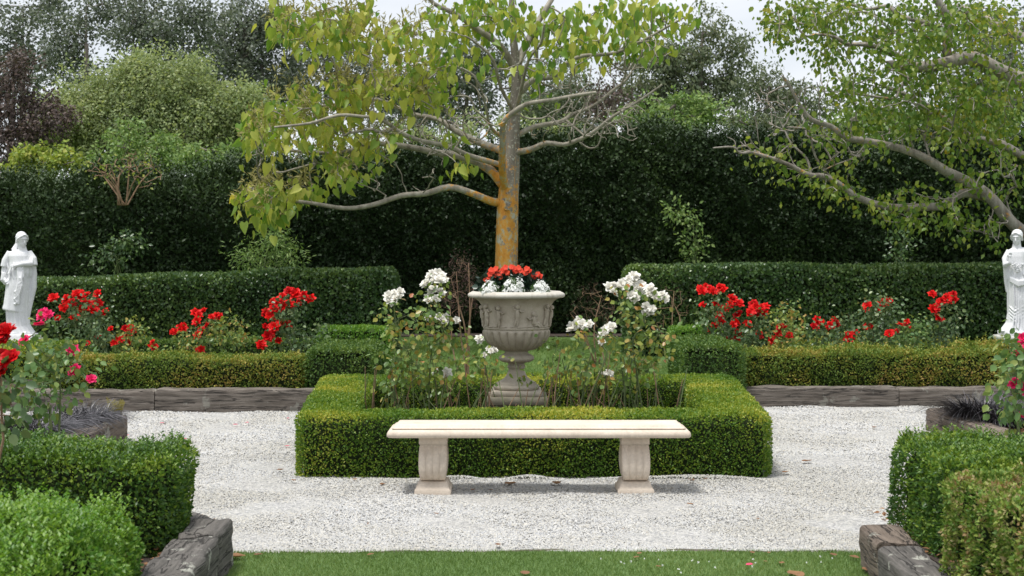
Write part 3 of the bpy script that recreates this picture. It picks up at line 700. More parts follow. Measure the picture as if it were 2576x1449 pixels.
def cherub(ang, kind):
    """small figure in low relief on the frieze; ang measured from the camera side"""
    def pt(u, zy, o=11):
        z = uz(zy); rad = fr_r(z) + o * us; a = ang + u * us / .27 - math.pi / 2
        return np.array([ux + rad * math.cos(a), UY + rad * math.sin(a), z])
    s_ = 1 if rr_.random() > .5 else -1
    if kind < 2:
        y0 = 400 + kind * 15
        ball(mb, pt(0, y0 + 25, 10), .019, seg=10); tube(mb, [pt(0, y0 + 48), pt(2 * s_, y0 + 80), pt(0, y0 + 118)], [.013, .018, .018], 8)
        tube(mb, [pt(-8, y0 + 118), pt(-10 * s_ - 8, y0 + 160), pt(-6, y0 + 200)], [.013, .011, .007], 7)
        tube(mb, [pt(8, y0 + 118), pt(16 * s_, y0 + 158), pt(26 * s_, y0 + 195)], [.013, .011, .007], 7)
        tube(mb, [pt(14, y0 + 55), pt(34, y0 + 75), pt(60, y0 + 62)], [.008, .007, .005], 6); tube(mb, [pt(-14, y0 + 55), pt(-34, y0 + 45), pt(-40, y0 + 18)], [.008, .007, .005], 6)
    else:
        ball(mb, pt(0, 490, 10), .019, seg=10); tube(mb, [pt(0, 512), pt(8, 545), pt(14, 580)], [.013, .018, .018], 8)
        tube(mb, [pt(14, 585), pt(55, 570), pt(85, 605)], [.014, .011, .007], 7); tube(mb, [pt(10, 590), pt(50, 592), pt(75, 612)], [.013, .010, .007], 7)
        tube(mb, [pt(0, 525), pt(36, 535), pt(50, 505)], [.008, .007, .005], 6); tube(mb, [pt(-4, 525), pt(-32, 545), pt(-60, 520)], [.008, .007, .005], 6)
    tube(mb, [pt(-70, 612, 2), pt(-30, 606, 2), pt(20, 614, 2), pt(70, 608, 2)], [.004, .007, .007, .004], 6)
for ang, k in ((-1.35, 1), (-.98, 0), (-.52, 1), (.03, 0), (.50, 2), (1.0, 0), (1.4, 1), (1.95, 0), (2.5, 2), (3.0, 0), (3.6, 1), (4.2, 0)): cherub(ang, k)
mb.build("frieze", M['urn'], urn, smooth=True)
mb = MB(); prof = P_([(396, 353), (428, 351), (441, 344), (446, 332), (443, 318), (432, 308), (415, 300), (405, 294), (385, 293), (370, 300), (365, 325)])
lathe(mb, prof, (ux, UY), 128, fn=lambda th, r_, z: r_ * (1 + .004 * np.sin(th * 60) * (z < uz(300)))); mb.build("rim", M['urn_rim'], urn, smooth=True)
mb = MB(); lathe(mb, [(.0001, uz(318)), (.32, uz(318))], (ux, UY), 48); mb.build("soil_fill", M['mulch'], urn)

# ------------------------------------------------------------------ flowers
def rose_mesh(name, mat, seed, rings=((.0, 3, 80, .42), (.1, 4, 66, .62), (.2, 5, 48, .8), (.26, 6, 30, .95), (.3, 6, 8, 1.0))):
    r = np.random.default_rng(seed); mb = MB()
    for (rad, k, el, sz) in rings:
        off = r.uniform(0, 6.28)
        for i in range(k):
            a = off + i * 2 * math.pi / k + r.normal(0, .12); e = math.radians(el + r.normal(0, 7)); s_ = .52 * sz * r.uniform(.88, 1.1); w_ = .62 * sz * r.uniform(.9, 1.15)
            d = np.array([math.cos(a) * math.cos(e), math.sin(a) * math.cos(e), math.sin(e)]); t_ = np.array([-math.sin(a), math.cos(a), 0]); nn = np.cross(d, t_); nn = nn * (1 if nn[2] > 0 else 1)
            g = []
            for v_ in (0, .35, .7, 1.0):
                wv = w_ * (.25, .85, 1.0, .62)[(0, .35, .7, 1.0).index(v_)] * .5
                for u_ in (-1, -.5, 0, .5, 1):
                    cup = .16 * (u_ * u_) * sz; curl = -.14 * max(0, v_ - .6) ** 1.3 * 3 * (1 + .4 * r.normal())
                    inward = np.array([-math.cos(a), -math.sin(a), .15])
                    g.append(np.array([math.cos(a) * rad * .12, math.sin(a) * rad * .12, 0]) + d * (v_ * s_ * (1 - .12 * u_ * u_)) + t_ * (u_ * wv) + inward * (cup + curl * .5) + r.normal(0, .012, 3))
            f = [[q * 5 + p, q * 5 + p + 1, (q + 1) * 5 + p + 1, (q + 1) * 5 + p] for q in range(3) for p in range(4)]
            mb.add(g, f, 0, min(1, max(0, .2 + .6 * (1 - el / 90) + r.normal(0, .15))))
    ob = mb.build(name, mat, smooth=True); me = ob.data; bpy.data.objects.remove(ob)
    return me
RM = {c: [rose_mesh("bloom", M[c], 100 + i + len(c) * 7) for i in range(4)] for c in ('red', 'deep', 'pink', 'white')}
def bloom(parent, p, d, size, col, r, name="bloom"):
    me = RM[col][r.integers(4)]
    o = bpy.data.objects.new(name, me); COL.objects.link(o); o.parent = parent
    o.location = Vector(p) - Vector(ORG[parent]); q = Vector(d).to_track_quat('Z', 'Y'); o.rotation_euler = (q.to_matrix() @ Matrix.Rotation(r.uniform(0, 6.28), 3, 'Z')).to_euler()
    o.scale = (size, size, size * .9); return o

# ------------------------------------------------------------------ branching plants
class Tree:
    def __init__(s): s.p = []; s.par = []; s.r = []
    def node(s, p, par, r=0.0): s.p.append(np.array(p, float)); s.par.append(par); s.r.append(r); return len(s.p) - 1
    def limb(s, pts, radii, par=-1):
        """hand laid limb; returns node ids"""
        pts = np.array(pts, float); n = len(pts); ids = []; last = par
        if par < 0 and s.p: last = int(np.argmin(np.linalg.norm(np.array(s.p) - pts[0], axis=1)))
        # smooth with catmull-rom
        ext = np.vstack([2 * pts[0] - pts[1], pts, 2 * pts[-1] - pts[-2]]); rad = np.interp(np.linspace(0, 1, n * 3), np.linspace(0, 1, len(radii)), radii)
        k = 0
        for i in range(n - 1):
            p0, p1, p2, p3 = ext[i:i + 4]
            for t in (0, 1 / 3, 2 / 3):
                q = .5 * ((2 * p1) + (-p0 + p2) * t + (2 * p0 - 5 * p1 + 4 * p2 - p3) * t * t + (-p0 + 3 * p1 - 3 * p2 + p3) * t ** 3)
                last = s.node(q, last, rad[min(k, len(rad) - 1)]); ids.append(last); k += 1
        last = s.node(pts[-1], last, rad[-1]); ids.append(last); return ids
    def grow(s, att, rg, wob=.08, rise=.25, steps=5, root_w=0.0, hub=None):
        """join every point of att to the nearest wood by a curved twig"""
        if len(att) == 0: return []
        P = np.array(s.p); att = np.array(att); d = np.min(np.linalg.norm(att[:, None] - P[None], axis=2), axis=1); tips = []
        for j in np.argsort(d):
            a = att[j]; P = np.array(s.p); dd = np.linalg.norm(P - a, axis=1) 
            dd = dd * (1 + root_w * np.maximum(0, P[:, 2] - a[2]) / np.maximum(dd, .1))   # twigs climb rather than drop
            if hub is not None:      # and reach outward, away from the stem
                ra, rn = np.linalg.norm(a[:2] - hub), np.linalg.norm(P[:, :2] - hub, axis=1); dd = dd * (1 + 2.2 * np.maximum(0, rn - ra + .05) / np.maximum(dd, .1))
            i = int(np.argmin(dd)); b = P[i]; L = np.linalg.norm(a - b)
            if L < 1e-3: tips.append(i); continue
            pi = s.par[i]; dr = unit(b - s.p[pi]) if pi >= 0 else np.array([0, 0, 1.])
            c1 = b + dr * L * .22 + rg.normal(0, wob * L * .7, 3); c2 = a - np.array([0, 0, rise * L]) * .6 + (b - a) * .25 + rg.normal(0, wob * L, 3)
            k = max(2, min(steps, int(L / .12) + 2)); last = i
            for q in range(1, k + 1):
                t = q / k; p = (1 - t) ** 3 * b + 3 * t * (1 - t) ** 2 * c1 + 3 * t * t * (1 - t) * c2 + t ** 3 * a
                if q < k: p = p + rg.normal(0, wob * .42 * L / k ** .5, 3)
                last = s.node(p, last)
            tips.append(last)
        return tips
    def radii(s, r0, p=2.3):
        n = len(s.p); acc = np.zeros(n); kids = [[] for _ in range(n)]
        for i in range(n):
            if s.par[i] >= 0: kids[s.par[i]].append(i)
        R = np.zeros(n)
        for i in range(n - 1, -1, -1):
            v = acc[i] ** (1 / p) if kids[i] else r0
            R[i] = max(v, s.r[i], r0) if s.r[i] == 0 or not kids[i] else s.r[i]
            if s.r[i] > 0: R[i] = s.r[i]
            if s.par[i] >= 0: acc[s.par[i]] += R[i] ** p
        s.R = R; s.kids = kids
    def mesh(s, mb, mat=0, kmax=12, kmin=4, ridge=.0, minr=0):
        done = set()
        roots = [i for i in range(len(s.p)) if s.par[i] < 0]; stack = [(i, None) for i in roots]
        while stack:
            i, pr = stack.pop(); chain = [] if pr is None else [pr]
            rad = [] if pr is None else [min(s.R[pr], s.R[i] * 1.25)]
            while True:
                chain.append(i); rad.append(s.R[i]); ks = s.kids[i]
                if not ks: break
                ks = sorted(ks, key=lambda q: -s.R[q]); 
                for q in ks[1:]: stack.append((q, i))
                i = ks[0]
            if len(chain) > 1:
                mr = max(rad); 
                if mr < minr: continue
                k = int(max(kmin, min(kmax, mr * 90)))
                tube(mb, [s.p[c] for c in chain], rad, k, mat, cap=mr > .02, ridge=ridge)

def leaves_at(mb, pts, rg, n_per, spread, size, tmpl, droop=0.0, mat=0, bias=(0, 0, 0), rlo=0, rhi=1, smin=.65):
    pts = np.asarray(pts, float)
    if len(pts) == 0: return
    p = np.repeat(pts, n_per, 0); n = len(p); off = rg.normal(0, 1, (n, 3)) * spread; p = p + off
    D = unit(off + rg.normal(0, .3, (n, 3)) * np.mean(spread)) * (1 - droop) + rg.normal(0, .35, (n, 3)) + np.array([0, 0, -1.]) * droop * 1.6 + np.array(bias)
    Nn = rg.normal(0, .7, (n, 3)) * [1, 1, .5] + np.array([0, -.35, .7]) * (1 - droop) + droop * np.array([0, -.25, .3])
    scatter(mb, tmpl, p, D, Nn, size * rg.uniform(smin, 1.25, n), mat, rg.uniform(rlo, rhi, n))

def pix_blob(zs, Y, dy, rg, nmul=1.0):
    out_ = []
    for (cx_, cy_, rx, ry, n) in zs:
        n = int(n * nmul)
        a = rg.uniform(0, 6.28, n); q = np.sqrt(rg.random(n)); Yn = Y + rg.uniform(-1, 1, n) * dy
        for aa, qq, yy in zip(a, q, Yn): out_.append(V(cx_ + rx * qq * math.cos(aa), cy_ + ry * qq * math.sin(aa), yy))
    return np.array(out_)

# ---------- the lichened tree behind the urn
TY = 23.0; rg = np.random.default_rng(77)
tx = X_(1274, TY)
tree = thing("lichened_tree", (tx, TY, .02), "wide tree with orange lichened trunk and drooping heart leaves behind the urn", "tree")
T = Tree()
def PL(pts, dy=0.0, off=0.0):
    n = len(pts); return [V(x, y, TY + off * min(1, 3 * i / n) + dy * i / (n - 1)) for i, (x, y) in enumerate(pts)]
mm = TY / F
trunk_pts = [(1274, 885), (1274, 800), (1273, 700), (1274, 620), (1277, 540), (1281, 470), (1286, 400), (1290, 330), (1296, 265), (1299, 200), (1296, 140), (1290, 80), (1286, 20), (1290, -60), (1280, -160)]
tids = T.limb([V(x, y, TY) for x, y in trunk_pts], [v * mm for v in (34, 30, 28.5, 28, 27, 24.5, 20, 16.5, 14, 11.5, 9.5, 8, 6, 4.5, 3)])
def pl(pts, r0, r1, dy, front=0.0):
    T.limb(PL(pts, dy, front), [r0 * mm, (r0 * .6 + r1 * .4) * mm, (r0 * .3 + r1 * .7) * mm, r1 * mm])
pl([(1262, 510), (1235, 506), (1190, 488), (1130, 471), (1070, 487), (1010, 492), (940, 515), (870, 524), (790, 512), (700, 500), (650, 485)], 11, 3, -1.0, -.1)
pl([(1268, 470), (1236, 430), (1192, 404), (1142, 390), (1092, 383), (1040, 372), (960, 362), (900, 375), (830, 385), (740, 380), (670, 370)], 13, 2.5, -.6)
pl([(1278, 420), (1226, 405), (1175, 390), (1125, 367), (1059, 354), (1009, 334), (959, 300), (909, 293), (850, 290), (780, 310), (690, 320)], 8, 2.5, -1.6, -.25)
pl([(1272, 485), (1266, 450), (1263, 410), (1264, 360), (1265, 317), (1279, 293), (1325, 262), (1385, 252), (1450, 240), (1500, 232)], 11, 3, -1.2, -.42)
pl([(1284, 385), (1240, 372), (1192, 353), (1142, 327), (1100, 300), (1030, 285), (950, 250), (860, 262), (760, 270)], 11, 2.5, .9, .1)
pl([(1290, 330), (1246, 300), (1192, 260), (1130, 225), (1085, 165), (1009, 100), (932, 70), (859, 27), (780, 10)], 12, 2.5, .5, .1)
pl([(1296, 170), (1252, 110), (1192, 67), (1142, 33), (1090, 8), (1060, -40)], 11, 4, -.6)
pl([(1290, 384), (1318, 380), (1342, 374), (1376, 360), (1419, 364), (1452, 353), (1492, 333), (1542, 293), (1609, 253), (1666, 213)], 10, 2, -1.0)
pl([(1293, 345), (1342, 320), (1409, 307), (1442, 287), (1492, 267), (1542, 227), (1576, 200), (1600, 160)], 8, 2, 1.0)
pl([(1297, 245), (1342, 200), (1392, 193), (1425, 160), (1469, 140), (1549, 133), (1626, 97), (1692, 60), (1720, 45)], 9, 2, -.8)
pl([(1298, 165), (1335, 90), (1362, 40), (1400, -20)], 11, 5, .6)
pl([(1264, 345), (1235, 320), (1222, 270), (1212, 230), (1190, 190), (1160, 170)], 5, 2, -1.2, -.45)
pl([(1293, 300), (1310, 230), (1330, 150), (1360, 110), (1370, 60)], 5, 2.5, -1.5, -.3)
pl([(1293, 280), (1260, 220), (1240, 150), (1200, 110), (1170, 90)], 5, 2, -1.1, -.3)
pl([(1475, 345), (1470, 320), (1485, 290), (1478, 260), (1500, 225)], 3, 1.2, .2)
pl([(1452, 353), (1480, 372), (1505, 365), (1520, 320), (1560, 280)], 3, 1.2, -.2)
leafy = [(665, 320, 65, 45, 14), (650, 500, 38, 45, 12), (680, 540, 25, 25, 5), (740, 485, 80, 30, 14), (740, 270, 60, 40, 12), (770, 350, 90, 45, 14), (850, 370, 90, 50, 12), (830, 250, 90, 40, 12), (920, 225, 80, 40, 13), (715, 50, 35, 45, 9), (760, 90, 40, 25, 6), (820, 50, 80, 50, 15), (930, 60, 90, 60, 14), (840, 110, 60, 30, 6), (1000, 200, 80, 40, 11), (1075, 235, 70, 35, 11), (1000, 120, 90, 50, 9), (1100, 150, 70, 40, 8), (1150, 50, 90, 50, 12), (1250, 40, 80, 50, 11), (1350, 50, 90, 45, 13), (1450, 80, 80, 50, 11), (1540, 40, 60, 45, 10), (1620, 40, 60, 40, 9), (1650, 110, 50, 25, 6), (1716, 45, 12, 28, 3), (1310, 228, 25, 15, 2), (1355, 225, 15, 20, 2), (1400, 150, 60, 40, 6), (1480, 130, 50, 25, 6), (1560, 110, 60, 30, 6), (950, 370, 60, 40, 6), (880, 440, 60, 30, 8), (1180, 415, 40, 15, 4), (1140, 350, 30, 20, 2), (1220, 150, 50, 40, 4)]
bare = [(1520, 290, 130, 70, 80), (1420, 320, 90, 50, 40), (1110, 330, 130, 70, 60), (950, 320, 130, 60, 45), (1560, 330, 60, 30, 8), (1360, 170, 70, 80, 26), (1200, 230, 90, 90, 18), (1600, 130, 90, 50, 40), (1450, 190, 90, 60, 12), (1080, 420, 110, 40, 8), (860, 160, 90, 60, 12), (1660, 60, 50, 40, 8), (1000, 470, 100, 25, 5), (720, 400, 90, 80, 16)]
leafy = [(a, b, c, d, int(n_ * (1.5 if a > 930 and b < 160 else .9))) for a, b, c, d, n_ in leafy]
la = pix_blob(leafy, TY, 1.5, rg); ba = pix_blob(bare, TY, 1.6, rg)
HB = np.array([tx, TY]); T.grow(ba, rg, .14, .0, 6, .5, hub=HB); T.grow(la, rg, .12, -.05, 6, .4, hub=HB)
T.radii(.0085, 2.7)
mb = MB(); lo = MB()
# trunk proper (own chain) and the limbs
T2 = Tree()
for i in tids: T2.node(T.p[i], -1 if i == tids[0] else len(T2.p) - 1, T.r[i])
T2.radii(.01); T2.mesh(mb, 0, 28, 28, .03)
c0 = V(1275, 522, TY - .17); tube(mb, [c0 + np.array([0, .1, 0]), c0, c0 + np.array([0, -.055, 0])], [.06, .05, .046], 14); tube(mb, [c0 + np.array([0, -.05, 0]), c0 + np.array([0, -.058, 0])], [.026, .02], 10, 0)
tr = mb.build("trunk", [M['bark_main']], tree, smooth=True)
T.mesh(lo, 0, 12, 4, .03); lo.build("limbs", [M['limb_main']], tree, smooth=True)
mb = MB(); 
leaves_at(mb, la, rg, 8, [.14, .14, .10], .148, HEART, .68, smin=.4)
leaves_at(mb, la[: int(len(la) * .5)] + [0, 0, -.10], rg, 2, .15, .16, HEART, .8, rlo=.45, rhi=1.05)
mb.build("foliage", [M['paul']], tree)
mb = MB(); sh = la[[i for i, p in enumerate(la) if p[0] < -1.2]]
leaves_at(mb, np.repeat(sh, 2, 0) + [0, -.05, .14] + rg.normal(0, .09, (len(sh) * 2, 3)), rg, 13, [.04, .04, .05], .12, NARROW, .1, bias=(0, 0, .5)); mb.build("seed_heads", [M['seed']], tree)

# ---------- the spreading tree at the right edge
RY = 22.0; rg = np.random.default_rng(78); mm = RY / F
rtree = thing("spreading_tree", (X_(2760, RY), RY, .02), "spreading tree reaching in from the right with pale limbs and small yellow green leaves", "tree")
T = Tree()
def RL(pts, r0, r1, dy=0.0, par=-1):
    n = len(pts); return T.limb([V(x, y, RY + dy * i / (n - 1)) for i, (x, y) in enumerate(pts)], [r0 * mm, (r0 * .45 + r1 * .55) * mm, r1 * mm], par)
RL([(2760, 890), (2755, 760), (2740, 600), (2720, 450), (2700, 300), (2690, 100), (2700, -100)], 60, 25)
RL([(2740, 620), (2650, 610), (2590, 592), (2545, 560), (2490, 495), (2430, 455), (2380, 430), (2330, 400), (2270, 375), (2180, 355), (2130, 347), (2090, 318), (2040, 300), (2010, 260), (1985, 215), (1968, 190)], 19, 2.2, -1)
RL([(2500, 505), (2460, 490), (2417, 487), (2377, 515), (2334, 521), (2250, 522), (2200, 513), (2150, 493), (2110, 462), (2070, 443), (2034, 440), (1990, 417), (1945, 400), (1904, 387), (1885, 383), (1860, 385), (1844, 370), (1794, 372)], 13, 1.6, -1.4)
RL([(2720, 330), (2640, 250), (2576, 207), (2517, 180), (2450, 147), (2400, 153), (2334, 167), (2267, 167), (2240, 160)], 26, 9, -.5)
RL([(2390, 150), (2381, 127), (2386, 80), (2384, 40), (2357, 0), (2330, -60)], 13, 9, -.2)
RL([(2307, 173), (2285, 195), (2267, 217), (2252, 247), (2215, 245), (2150, 235)], 7, 2, -.4)
RL([(2384, 90), (2327, 57), (2280, 45), (2250, 30), (2230, 15), (2184, 23), (2134, 7), (2080, -20)], 8, 3, .3)
RL([(2330, 60), (2270, 85), (2220, 60), (2180, 30), (2100, 40), (2020, 60)], 4, 1.5, .8)
RL([(2715, 420), (2640, 410), (2576, 393), (2517, 360), (2450, 347), (2400, 317), (2350, 277), (2284, 240), (2220, 215)], 13, 4, .8)
RL([(2307, 168), (2240, 130), (2184, 113), (2130, 110), (2100, 93), (2050, 87), (1990, 107)], 8, 1.5, -.8)
RL([(2040, 442), (2030, 400), (1990, 360), (1975, 330), (1960, 300)], 4, 1.5, .3)
RL([(2110, 462), (2075, 430), (2050, 390), (2040, 350), (2030, 325), (1980, 320)], 4.5, 2, -.4)
RL([(2182, 356), (2150, 395), (2100, 415), (2070, 430)], 2.5, 1.5, -.3)
RL([(2270, 375), (2268, 340), (2255, 315)], 3, 2, 0)
RL([(1945, 400), (1900, 370), (1885, 345), (1866, 325)], 3.2, 1.6, -.3)
RL([(1850, 375), (1848, 355), (1830, 345)], 2, 1, 0)
RL([(2690, 180), (2600, 110), (2500, 60), (2420, 20)], 16, 8, .8)
leafy = [(1985, 40, 50, 40, 8), (1970, 95, 40, 20, 5), (2070, 30, 90, 35, 18), (2080, 100, 80, 35, 11), (2070, 140, 30, 15, 4), (2190, 50, 100, 50, 20), (2240, 130, 90, 45, 22), (2180, 210, 70, 45, 14), (2320, 60, 90, 60, 26), (2330, 210, 100, 60, 26), (2450, 60, 110, 70, 42), (2500, 220, 100, 70, 38), (2420, 290, 90, 60, 20), (2250, 280, 80, 50, 14), (2150, 275, 50, 35, 8), (2110, 325, 50, 30, 7), (2380, 360, 80, 40, 12), (2500, 350, 80, 60, 24), (2540, 440, 50, 60, 12), (1945, 415, 45, 25, 5), (1985, 440, 30, 20, 3), (2060, 465, 50, 15, 6), (2100, 475, 50, 20, 6), (2200, 495, 60, 25, 6), (2240, 540, 30, 18, 4), (2330, 550, 50, 25, 8), (2395, 565, 40, 25, 8), (2440, 450, 60, 35, 9), (2510, 610, 35, 15, 4), (2210, 350, 60, 30, 4), (2300, 490, 70, 20, 5), (2400, 500, 50, 20, 5)]
bare = [(1950, 260, 60, 60, 16), (2010, 330, 70, 50, 10), (1880, 375, 45, 25, 6), (2120, 380, 60, 40, 6), (1950, 50, 40, 40, 8), (2050, 230, 60, 50, 8), (2300, 310, 90, 60, 10), (2480, 560, 60, 40, 6)]
leafy = [(a, b, c, d, int(n_ * (.6 if b > 330 else 1.3 if a > 2250 else 1.0)) + 1) for a, b, c, d, n_ in leafy]
la = pix_blob(leafy, RY, 1.8, rg, 1.08); ba = pix_blob(bare, RY, 1.3, rg, 2.2)
HB = np.array([X_(2740, RY), RY]); T.grow(ba, rg, .15, .1, 6, .3, hub=HB); T.grow(la, rg, .12, .05, 6, .3, hub=HB); T.radii(.0075, 2.7)
mb = MB(); T.mesh(mb, 0, 14, 4, .04); mb.build("limbs", [M['bark_walnut']], rtree, smooth=True)
mb = MB()
for la_ in (la, la[::3] + rg.normal(0, .18, la[::3].shape)):
    leaves_at(mb, la_, rg, 13, .14, .088, DIAMOND if la_ is la else ROUNDL, .5)
nodes_ = np.array([p for p, r_ in zip(T.p, T.R) if r_ < .011 and any(np.linalg.norm(la - p, axis=1) < .45)])
leaves_at(mb, nodes_, rg, 2, .07, .085, ROUNDL, .4)
mb.build("foliage", [M['walnut']], rtree)

# ---------- background trees and shrubs
def far_tree(name, label, Y, base_px, ell, mat, leaf, per, seed, dens=1.0, dy=None, trunk_r=.16, droop=.2, spread=None, cat="tree", bmat='bark_far', tmpl=DIAMOND, trunk_to=None, group=None, zb=.02):
    rg = np.random.default_rng(seed)
    o = thing(name, (X_(base_px, Y), Y, zb), label, cat, group)
    att = []; mmp = Y / F
    for (cx_, cy_, rx, ry) in ell:
        k = max(3, int(dens * rx * ry / 330)); dd = dy if dy else rx * mmp * .8
        for _ in range(k):
            u = rg.normal(0, 1, 3); u = u / np.linalg.norm(u) * rg.uniform(.35, 1.0) ** .5
            att.append(V(cx_ + rx * u[0], cy_ + ry * u[2], Y + dd * u[1]))
    att = np.array(att)
    T = Tree(); ty = trunk_to if trunk_to else min(e[1] for e in ell)
    top = V(base_px + rg.uniform(-15, 15), ty, Y); b = np.array([X_(base_px, Y), Y, zb])
    T.limb([b, b + (top - b) * .3 + rg.normal(0, .1, 3), b + (top - b) * .65 + rg.normal(0, .15, 3), top], [trunk_r, trunk_r * .8, trunk_r * .5, trunk_r * .15])
    T.grow(att, rg, .1, .25, 5, .5); T.radii(.012)
    mb = MB(); T.mesh(mb, 0, 10, 4); mb.build("trunk", [M[bmat]], o, smooth=True)
    mb = MB(); sp = spread if spread else leaf * 2.6
    att2 = np.repeat(att, 5, 0) + rg.normal(0, sp * .85, (len(att) * 5, 3)) * [1, 1, .7]
    leaves_at(mb, att2, rg, int(per * .62), sp * .36, leaf * .92, tmpl, droop); mb.build("crown", [M[mat]], o)
    return o
GB = "dark gum trees beyond the tall hedge"
far_tree("gum_tree", "dark grey green gum tree at the top left corner", 48, 60, [(50, 40, 90, 50), (20, 110, 60, 50), (140, 20, 60, 40), (100, 130, 50, 40), (60, 200, 80, 50), (-60, 80, 60, 80)], 'euc_dark', .15, 44, 201, .9, group=GB, spread=.42)
far_tree("gum_tree", "dark gum tree with slim straight trunk, second from the left", 46, 205, [(230, 50, 70, 55), (190, 120, 60, 45), (290, 20, 60, 40), (170, 200, 55, 40), (240, 210, 60, 40), (150, 90, 40, 40)], 'euc_dark', .14, 46, 202, .95, group=GB, spread=.40)
far_tree("gum_tree", "broad dark gum tree above the light green tree on the left", 45, 345, [(400, 30, 100, 50), (350, 100, 60, 50), (450, 80, 80, 50), (370, 165, 60, 35), (470, 150, 70, 40), (320, 50, 40, 40), (530, 60, 50, 50)], 'euc_dark', .14, 46, 203, .95, group=GB, spread=.40)
far_tree("gum_tree", "grey gum tree with reddish leaning trunk left of the lichened tree", 50, 605, [(620, 50, 80, 60), (660, 120, 80, 60), (590, 150, 70, 50), (560, 110, 50, 50), (700, 190, 60, 50), (650, 230, 80, 35), (560, 200, 60, 40), (700, 70, 60, 50), (520, 220, 50, 40)], 'euc_dark', .15, 50, 204, 1.1, trunk_r=.28, group=GB, spread=.42)
far_tree("gum_tree", "hazy gum tree seen through the left branches of the lichened tree", 52, 820, [(800, 150, 70, 60), (770, 210, 80, 50), (870, 170, 70, 60), (900, 230, 80, 50), (960, 180, 60, 60), (720, 250, 70, 40), (1000, 240, 80, 45)], 'euc_dark', .15, 44, 205, 1.0, group=GB, spread=.42)
far_tree("gum_tree", "gum tree seen straight behind the upper trunk of the lichened tree", 52, 1180, [(1150, 170, 90, 60), (1210, 130, 60, 50), (1080, 220, 80, 50), (1250, 200, 60, 60), (1170, 250, 110, 50), (1330, 240, 60, 40), (1385, 185, 55, 45), (1100, 290, 120, 40), (1300, 290, 90, 40), (980, 290, 100, 40)], 'euc_dark', .15, 40, 206, 1.0, group=GB, spread=.42)
far_tree("willow_tree", "soft olive brown tree glimpsed right of the lichened trunk", 44, 1430, [(1430, 220, 70, 45), (1400, 270, 80, 40), (1490, 250, 60, 50), (1350, 300, 70, 30), (1460, 300, 90, 30)], 'euc_mid', .12, 50, 207, 1.1, spread=.34)
far_tree("copper_tree", "dark red leaved tree glimpsed between the bare right branches", 42, 1530, [(1530, 200, 28, 40), (1520, 250, 40, 40), (1560, 280, 50, 40)], 'wine', .12, 40, 208, 1.0, spread=.32)
far_tree("gum_tree", "tall olive gum tree with a narrow top against the white sky", 45, 1770, [(1778, 80, 32, 40), (1770, 130, 45, 40), (1838, 130, 28, 40), (1845, 190, 25, 40), (1700, 150, 60, 40), (1760, 190, 70, 50), (1640, 180, 60, 45), (1620, 240, 60, 50), (1720, 240, 90, 50), (1820, 240, 40, 50), (1680, 290, 110, 40)], 'euc_mid', .13, 56, 209, 1.3, droop=.45, spread=.33)
far_tree("gum_tree", "rounded olive gum tree low against the white sky", 47, 1940, [(1940, 210, 55, 40), (1990, 240, 60, 40), (1900, 260, 50, 40), (2010, 290, 60, 45), (1940, 300, 80, 40), (2060, 270, 50, 30)], 'euc_mid', .13, 50, 210, 1.1, droop=.4, spread=.34)
far_tree("pine_tree", "dark blue green tree behind the right edge branches", 42, 2480, [(2480, 90, 70, 60), (2520, 180, 80, 70), (2450, 230, 70, 60), (2560, 280, 60, 60), (2480, 300, 80, 40), (2600, 120, 50, 90)], 'euc_dark', .14, 40, 211, .8, spread=.4)
far_tree("willow_tree", "pale willowy tree glimpsed behind the spreading tree", 46, 2200, [(2150, 270, 70, 40), (2230, 250, 60, 40), (2290, 290, 80, 40), (2360, 250, 60, 40), (2200, 320, 90, 30)], 'euc_mid', .13, 34, 212, .8, spread=.36)
far_tree("copper_beech", "purple brown leaved tree at the left edge", 34, 20, [(20, 170, 60, 45), (10, 240, 60, 50), (50, 300, 80, 50), (10, 350, 70, 50), (110, 250, 50, 30), (120, 310, 50, 40), (60, 390, 80, 30)], 'wine', .10, 52, 213, 1.0, spread=.24)
far_tree("light_green_tree", "broad rounded light green tree behind the left hedge", 36, 380, [(330, 185, 45, 35), (390, 195, 60, 45), (290, 225, 60, 40), (220, 270, 70, 40), (450, 250, 60, 50), (370, 260, 90, 50), (540, 285, 80, 50), (300, 310, 120, 55), (450, 330, 110, 55), (590, 330, 60, 60), (170, 330, 70, 60), (560, 380, 90, 40), (250, 380, 110, 40), (400, 400, 130, 35), (150, 290, 60, 40), (640, 290, 55, 45), (600, 255, 50, 35), (480, 205, 50, 35), (120, 370, 60, 40)], 'soft', .10, 64, 214, 2.1, spread=.34, trunk_r=.14)
GS = "shrubs rising over the tall hedge"
far_tree("yellow_green_shrub", "yellow green shrub with red tips over the left end of the tall hedge", 31, 90, [(60, 400, 45, 30), (130, 395, 50, 35), (20, 430, 40, 20), (180, 420, 40, 25), (60, 440, 90, 15)], 'lime', .10, 26, 215, 1.6, spread=.14, cat="shrub", group=GS, trunk_r=.05, tmpl=ROUNDL)
far_tree("pale_green_shrub", "feathery pale green shrub over the hedge above the dead twigs", 31.5, 330, [(300, 375, 60, 35), (380, 350, 50, 30), (430, 370, 50, 35), (250, 415, 70, 25), (360, 420, 90, 25), (330, 330, 30, 20)], 'pale', .10, 24, 216, 1.5, spread=.15, cat="shrub", group=GS, trunk_r=.05)
far_tree("pale_green_shrub", "pale variegated shrub beside the leaves of the lichened tree", 30.5, 545, [(520, 395, 50, 25), (575, 395, 40, 25), (480, 410, 50, 20), (620, 380, 40, 20), (540, 420, 70, 20)], 'pale', .10, 30, 217, 1.7, spread=.14, cat="shrub", group=GS, trunk_r=.05)
